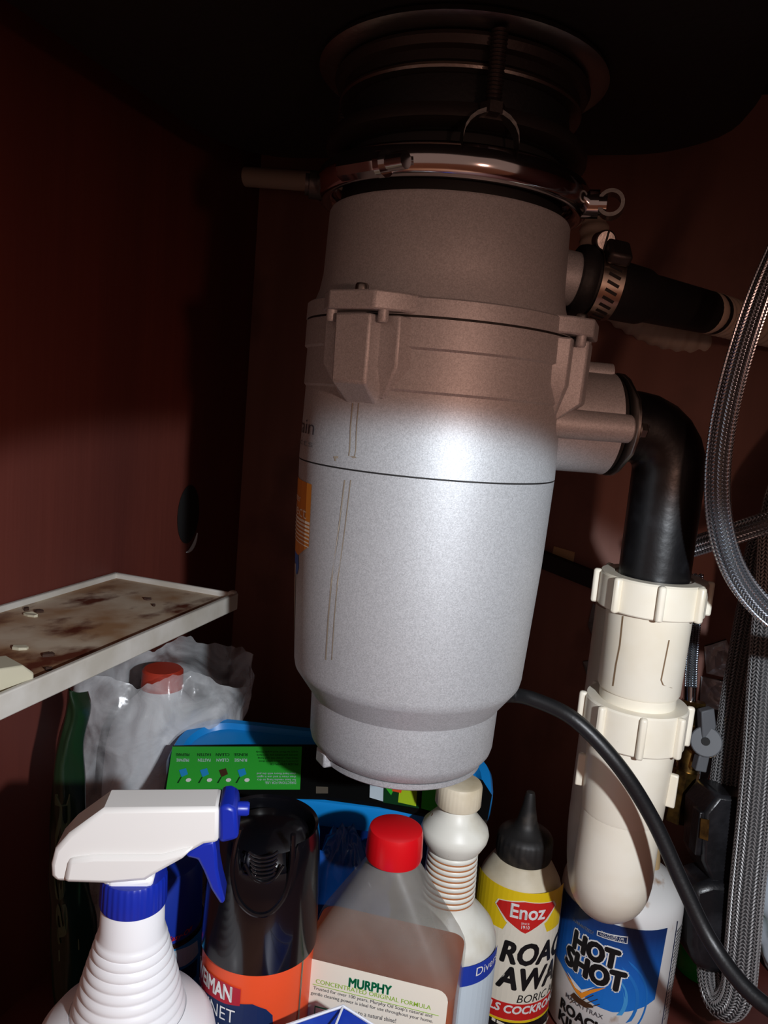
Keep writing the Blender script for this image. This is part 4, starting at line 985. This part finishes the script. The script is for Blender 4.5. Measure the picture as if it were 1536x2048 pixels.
for x0, y0, x1, y1 in ((1166, 1998, 1188, 1988), (1174, 2004, 1196, 1996), (1186, 2010, 1200, 2006), (1150, 1986, 1148, 1976), (1150, 1998, 1142, 2004)):
    patch('insect_leg', HS, [(x0, y0), (x1, y1), (x1+.5, y1+1.6), (x0+.5, y0+1.8)], .0011, P_BROWN, rch, step=0)
text('MAXATTRAX', HS, (1131, 2004), (1206, 2036), 9, .0006, P_DARKINK, hb, bold=.005)
text('ROACH', HS, (1120, 2030), (1202, 2062), 20, .0006, P_BLACK, hb, bold=0, f0=0, f1=.95, fat=.07)
text('KILLER', HS, (1116, 2054), (1200, 2088), 20, .0006, P_BLACK, hb, bold=0, f0=0, f1=1, fat=.07)
a1 = HS.hit(1346, 1900)[0]
patch('navy_line', HS, [(a1-.012, .02), (a1+.012, .02), (a1+.012, HS.hit(1340, 1850)[1]), (a1-.012, HS.hit(1340, 1850)[1])], .0003, P_NAVY, hb, raw=True)
gs = []
for k in range(26):
    z0 = HS.hit(1345, 1868)[1]-k*.0031
    if z0 < .03: break
    q = [(a1+.05, z0), (a1+.30, z0), (a1+.30, z0-.0016), (a1+.05, z0-.0016)]
    gs.append(([HS.at(a, z, .0003) for a, z in q], [(0, 1, 2, 3)]))
obj('small_print', join(*gs), P_GREY, hb, flat=True)

# --- jug inside a clear bag, at the back left
jx, jy = axis_at(322, 1420, .635)
jg = thing('white_jug', 'white jug with an orange-red cap inside the clear plastic bag', 'jug', (jx, jy, 0))
pr = profile(jx, jy, [(1372, 36), (1380, 40), (1392, 50), (1420, 78), (1450, 94), (1490, 102), (1560, 105)])[::-1]; rj = pr[0][0]
obj('jug_body', lathe([(0, .0006), (rj-.005, .0006), (rj, .006)]+pr, (jx, jy, 0), segs=48), JUGW, jg, ang=60)
obj('cap', lathe(profile(jx, jy, [(1373, 30), (1373, 41), (1340, 40), (1336, 36), (1336, 0)]), (jx, jy, 0), segs=48), ORANGECAP, jg)
# clear bag: a crinkled sheath round the jug, standing up above its cap
def ridge(v): return 1-abs(noise.noise(v))*2
def bagmesh(seed, nseg=150, nz=90, top=None):
    vs, fs = [], []; B = Cyl(jx, jy, 1.0); n = nseg
    for i in range(nz+1):
        t = i/nz; z = .001+(top-.001)*t
        for k in range(n):
            a = -math.pi+2*math.pi*k/nseg; ca, sa = math.cos(a), math.sin(a)
            r = rj*1.10+.004+(.013 if sa > 0 else .016)*sa*sa*min(1, t*1.6)+.010*max(0, t-.75)/.25*sa*sa
            r += .0045*(ridge(V((ca*1.4+z*9, sa*1.4, z*13+seed)))-.6)+.0034*(ridge(V((ca*3+5, sa*3-z*14, z*30+seed)))-.6)+.0018*noise.noise(V((ca*8, sa*8, z*60)))-.016*max(0, t-.9)/.1*(.6+noise.noise(V((ca*1.5, sa*1.5, 7))))
            p_ = V((jx, jy, z+t*t*(.016*noise.noise(V((ca*1.2+3, sa*1.2, seed)))+.005*noise.noise(V((ca*3.1, sa*3.1, seed)))+.003*noise.noise(V((ca*9, sa*9, seed))))))+(B.c*ca*.9+B.r_*sa)*max(r, rj+.0015)
            p_.x = max(p_.x, XL+.0012+.0006*noise.noise(p_*60)); p_.y = min(p_.y, YB-.003); vs.append(p_)
    for i in range(nz):
        for k in range(nseg): fs.append((i*n+k, i*n+(k+1) % n, (i+1)*n+(k+1) % n, (i+1)*n+k))
    return vs, fs
bag = thing('plastic_bag', 'clear crinkled plastic bag with a dark green printed side under the wall tray', 'bag', (jx, jy, 0))
ztb = zat(jx, jy, 1322)
obj('clear_film', bagmesh(2.0, top=ztb), CLEARBAG, bag, ang=180)
# dark green printed flank hanging forward on the left
gL = [(138, 1366), (132, 1420), (112, 1490), (102, 1600), (98, 1750), (102, 1900), (112, 2030), (120, 2120)]; gR = [(172, 1385), (178, 1420), (166, 1490), (170, 1600), (174, 1750), (192, 1850), (188, 2000), (190, 2120)]
ndx = 10; dG = .53; rows = []
cl_, cr2 = catmull([W(x, y, dG-.012) for x, y in gL], 6), catmull([W(x, y, dG-.006) for x, y in gR], 6)
for A_, B_ in zip(cl_, cr2):
    rows.append([A_.lerp(B_, k/ndx)+CF*(-.010*math.sin(math.pi*k/ndx)+.004*noise.noise(A_*40+V((k*.4, 0, 0)))) for k in range(ndx+1)])
nv_ = len(rows)
vs = [p_ for r in rows for p_ in r]; vs += [p_+CF*.002 for r in rows for p_ in r]
for p_ in vs: p_.z = max(p_.z, .001); p_.x = max(p_.x, XL+.001)
o_ = nv_*(ndx+1); fs = []
for i in range(nv_-1):
    for k in range(ndx):
        q4 = (i*(ndx+1)+k, i*(ndx+1)+k+1, (i+1)*(ndx+1)+k+1, (i+1)*(ndx+1)+k); fs += [q4, tuple(o_+v for v in q4)[::-1]]
    for k in (0, ndx):
        q2 = (i*(ndx+1)+k, (i+1)*(ndx+1)+k); fs.append((q2[0], q2[1], o_+q2[1], o_+q2[0]))
gp_ = obj('green_panel', (vs, fs), GREENFILM, bag, ang=180)
# print reading downwards, laid on the bulge of the panel
pts, fcs = text2d('Real', .01, 0)
lv = []
for x, y in pts:
    fi = 17+x*14; i0 = int(fi); tt = fi-i0; fk = 8.2-y*3.6*1.0; fk = 2.6+y*4.6; k0 = int(fk); tk = fk-k0
    A_ = rows[i0][k0].lerp(rows[i0][k0+1], tk); B_ = rows[i0+1][k0].lerp(rows[i0+1][k0+1], tk); lv.append(A_.lerp(B_, tt)-CF*.0008)
obj('lettering', (lv, fcs), mat('print_dull_green', (70, 92, 66), .5), gp_, flat=True)

# --- blue mop-pad tub in a black and green card sleeve
bo = W(661, 1529, .575); al = R_(15); ua = R_(14)
bu = V((math.cos(ua), math.sin(ua), 0)); bk = V((-bu.y, bu.x, 0)); bvv = bk*math.cos(al)+V((0, 0, math.sin(al))); bn = bu.cross(bvv)
tub = thing('pad_tub', 'sky blue plastic tub in a black and green card sleeve below the disposer', 'tub', (bo.x, bo.y, 0))
def tsec(hx, hy, dz, r, sh=0): return [bo+bu*x+bvv*(y+sh)+bn*dz for x, y in rrect(hx, hy, r, 8)]
HXT, HYT = .1215, .040
Ldn = bo.z/bn.z - .014
secs = [tsec(HXT*.62, HYT*.6, -Ldn, .02), tsec(HXT*.66, HYT*.66, -Ldn+.006, .022), tsec(HXT*.90, HYT*.86, -.026, .028), tsec(HXT*.92, HYT*.88, -.018, .03)]
obj('tub_wall', loft(secs), SHADEBLUE, tub, ang=50)
rim = [tsec(HXT*.92, HYT*.88, -.022, .03), tsec(HXT*.985, HYT*.97, -.0215, .032), tsec(HXT, HYT, -.018, .034), tsec(HXT, HYT, -.003, .034), tsec(HXT*.985, HYT*.965, 0, .033), tsec(HXT*.93, HYT*.85, .0003, .03), tsec(HXT*.91, HYT*.8, -.004, .03)]
obj('rim', loft(rim), SKYB, tub, ang=50)
# sleeve: strip wrapping over the top from left end to right end
TF = Flat(bo+bn*.0042, bu, bvv, bn)
def card(name, pts, m, parent, t=.0012, off=0):
    a = [TF.at(x, y, off) for x, y in pts]; b_ = [TF.at(x, y, off-t) for x, y in pts]; n = len(pts)
    return obj(name, (a+b_, [tuple(range(n)), tuple(range(n, 2*n))[::-1]]+[(i, (i+1) % n, n+(i+1) % n, n+i) for i in range(n)]), m, parent, flat=True)
hit = TF.hit
sl = card('card_sleeve', [hit(*p_) for p_ in ((326, 1586), (480, 1588), (650, 1593), (760, 1608), (872, 1632), (975, 1640), (984, 1590), (965, 1560), (850, 1512), (700, 1489), (500, 1489), (346, 1491))], BLACKCARD, tub, t=.003)
g1 = patch('green_panel', TF, [(345, 1494), (604, 1494), (600, 1580), (332, 1580)], .0004, GREENCARD, sl, step=0)
def flipped(s, x0, x1, y0, y1, m, parent, bold=0):   # print that stands upside down
    pts, fcs = text2d(s, bold, 0); c = [hit(x1, y0), hit(x0, y0), hit(x1, y1)]
    A0 = V(c[0]+(0,)); X = V(c[1]+(0,))-A0; Y = V(c[2]+(0,))-A0
    obj('lettering', mapped(TF, [tuple((A0+X*x+Y*y).xy) for x, y in pts], fcs, .0008, 0), m, parent, flat=True)
for x, s in ((352, 'PREPARE'), (395, 'FASTEN'), (432, 'CLEAN'), (468, 'RINSE')):
    flipped(s, x, x+27, 1508, 1514, P_DKGREEN, g1, .01); flipped(s, x+1, x+26, 1519, 1525, P_PALE, g1, .01)
for k, x in enumerate((358, 400, 438, 475)):
    patch('step_icon', TF, [(x, 1542), (x+14, 1538), (x+18, 1550), (x+5, 1556)], .0008, P_SKY if k != 2 else P_BROWN, g1, step=0)
    patch('step_icon_handle', TF, [(x+3, 1556), (x+6, 1555), (x-1, 1568), (x-4, 1568)], .0008, P_DKGREEN, g1, step=0)
    a0, z0 = hit(x+19, 1562); patch('step_dot', TF, [(a0+.0019*math.cos(t*.6), z0+.0019*math.sin(t*.6)) for t in range(10)], .0009, P_WHITE, g1, step=0, raw=True)
for k in range(5): flipped(['apply to floor and press firmly', 'wet the pad before you start here', 'rinse after every use and hang', 'store in a dry place when done', 'MODE D\'EMPLOI:'][k], 512+k*2+(20 if k == 4 else 0), 596, 1503+k*6.2, 1507.5+k*6.2, P_DKGREEN, g1)
for k in range(4): flipped(['clean hard floors with the pad', 'then rinse it and use it again', 'for best results hang to dry', 'DIRECTIONS FOR USE:'][k], 514+(16 if k == 3 else 0), 592, 1546+k*6.2, 1551+k*6.2, P_PALE, g1)
a0, z0 = hit(700, 1538)
dk = patch('round_mark', TF, [(a0+.0055*math.cos(t*.35), z0+.0095*math.sin(t*.35)) for t in range(18)], .0006, P_GREY, sl, step=0, raw=True)
for s in (-1, 1): patch('mark_leaf', TF, [(a0-.0005, z0+.006*s), (a0+.003, z0+.002*s), (a0, z0), (a0-.003, z0+.003*s)], .0009, P_DKGREEN, dk, step=0, raw=True)
patch('pale_window', TF, [(741, 1536), (768, 1538), (766, 1604), (739, 1596)], .0005, P_PALE, sl, step=0)
g2 = patch('print_panel', TF, [(770, 1545), (842, 1554), (838, 1618), (766, 1606)], .0005, P_DKGREEN, sl, step=0)
patch('yellow_flash', TF, [(800, 1566), (835, 1568), (832, 1614), (796, 1606)], .0007, P_CHART, g2, step=0)
patch('orange_flash', TF, [(786, 1570), (806, 1572), (802, 1588), (784, 1584)], .0009, P_ORANGE, g2, step=0)
patch('green_fruit', TF, [(772, 1552), (790, 1550), (792, 1572), (782, 1592), (770, 1576)], .0007, P_BGREEN, g2, step=0)
patch('green_flash', TF, [(846, 1555), (880, 1562), (874, 1626), (842, 1618)], .0005, P_BGREEN, sl, step=0)
patch('silver_patch', TF, [(632, 1574), (656, 1575), (656, 1588), (632, 1588)], .0005, P_SILVER, sl, step=0)  # small silver rectangle on the card sleeve

# --- blue film bag behind the soap bottle, carton at the front edge
q = W(690, 1745, .515)
tag(obj('blue_bag', crumple((q.x, q.y, .098), .036, .016, .098, .2, 3.0, 9), BLUEFILM, ang=180), 'crumpled blue plastic bag between the soap bottle and the blue tub', 'bag')
q = W(668, 2078, .375); cz = q.z
X = V((math.cos(R_(20)), math.sin(R_(20)), 0)); Y = V((-X.y, X.x, 0))
bc_ = thing('blue_carton', 'blue carton with worn white edges at the front edge below the soap bottle', 'carton', (q.x, q.y, 0))
top = [(-.026, -.03, 0), (.005, -.03, 0), (.018, -.03, -.006), (.022, .012, -.004), (.004, .016, .004), (-.026, .012, -.006)]
tp = [q+X*a+Y*b_+V((0, 0, c)) for a, b_, c in top]; bt = [V((p_.x, p_.y, .001)) for p_ in tp]
obj('carton_body', loft([bt, tp]), BLUEBOX, bc_, bevel=.001)
wm = mat('worn_white_edge', (220, 224, 230), .6)
obj('worn_edge', tube([p_+V((0, 0, .0004)) for p_ in (tp[5], tp[4], tp[3], tp[2])], .0008, 6), wm, bc_)
obj('fold_crease', tube([tp[4]+V((0, 0, .0004)), (tp[0]+tp[1])/2+V((0, 0, .0006))], .0006, 6), wm, bc_)
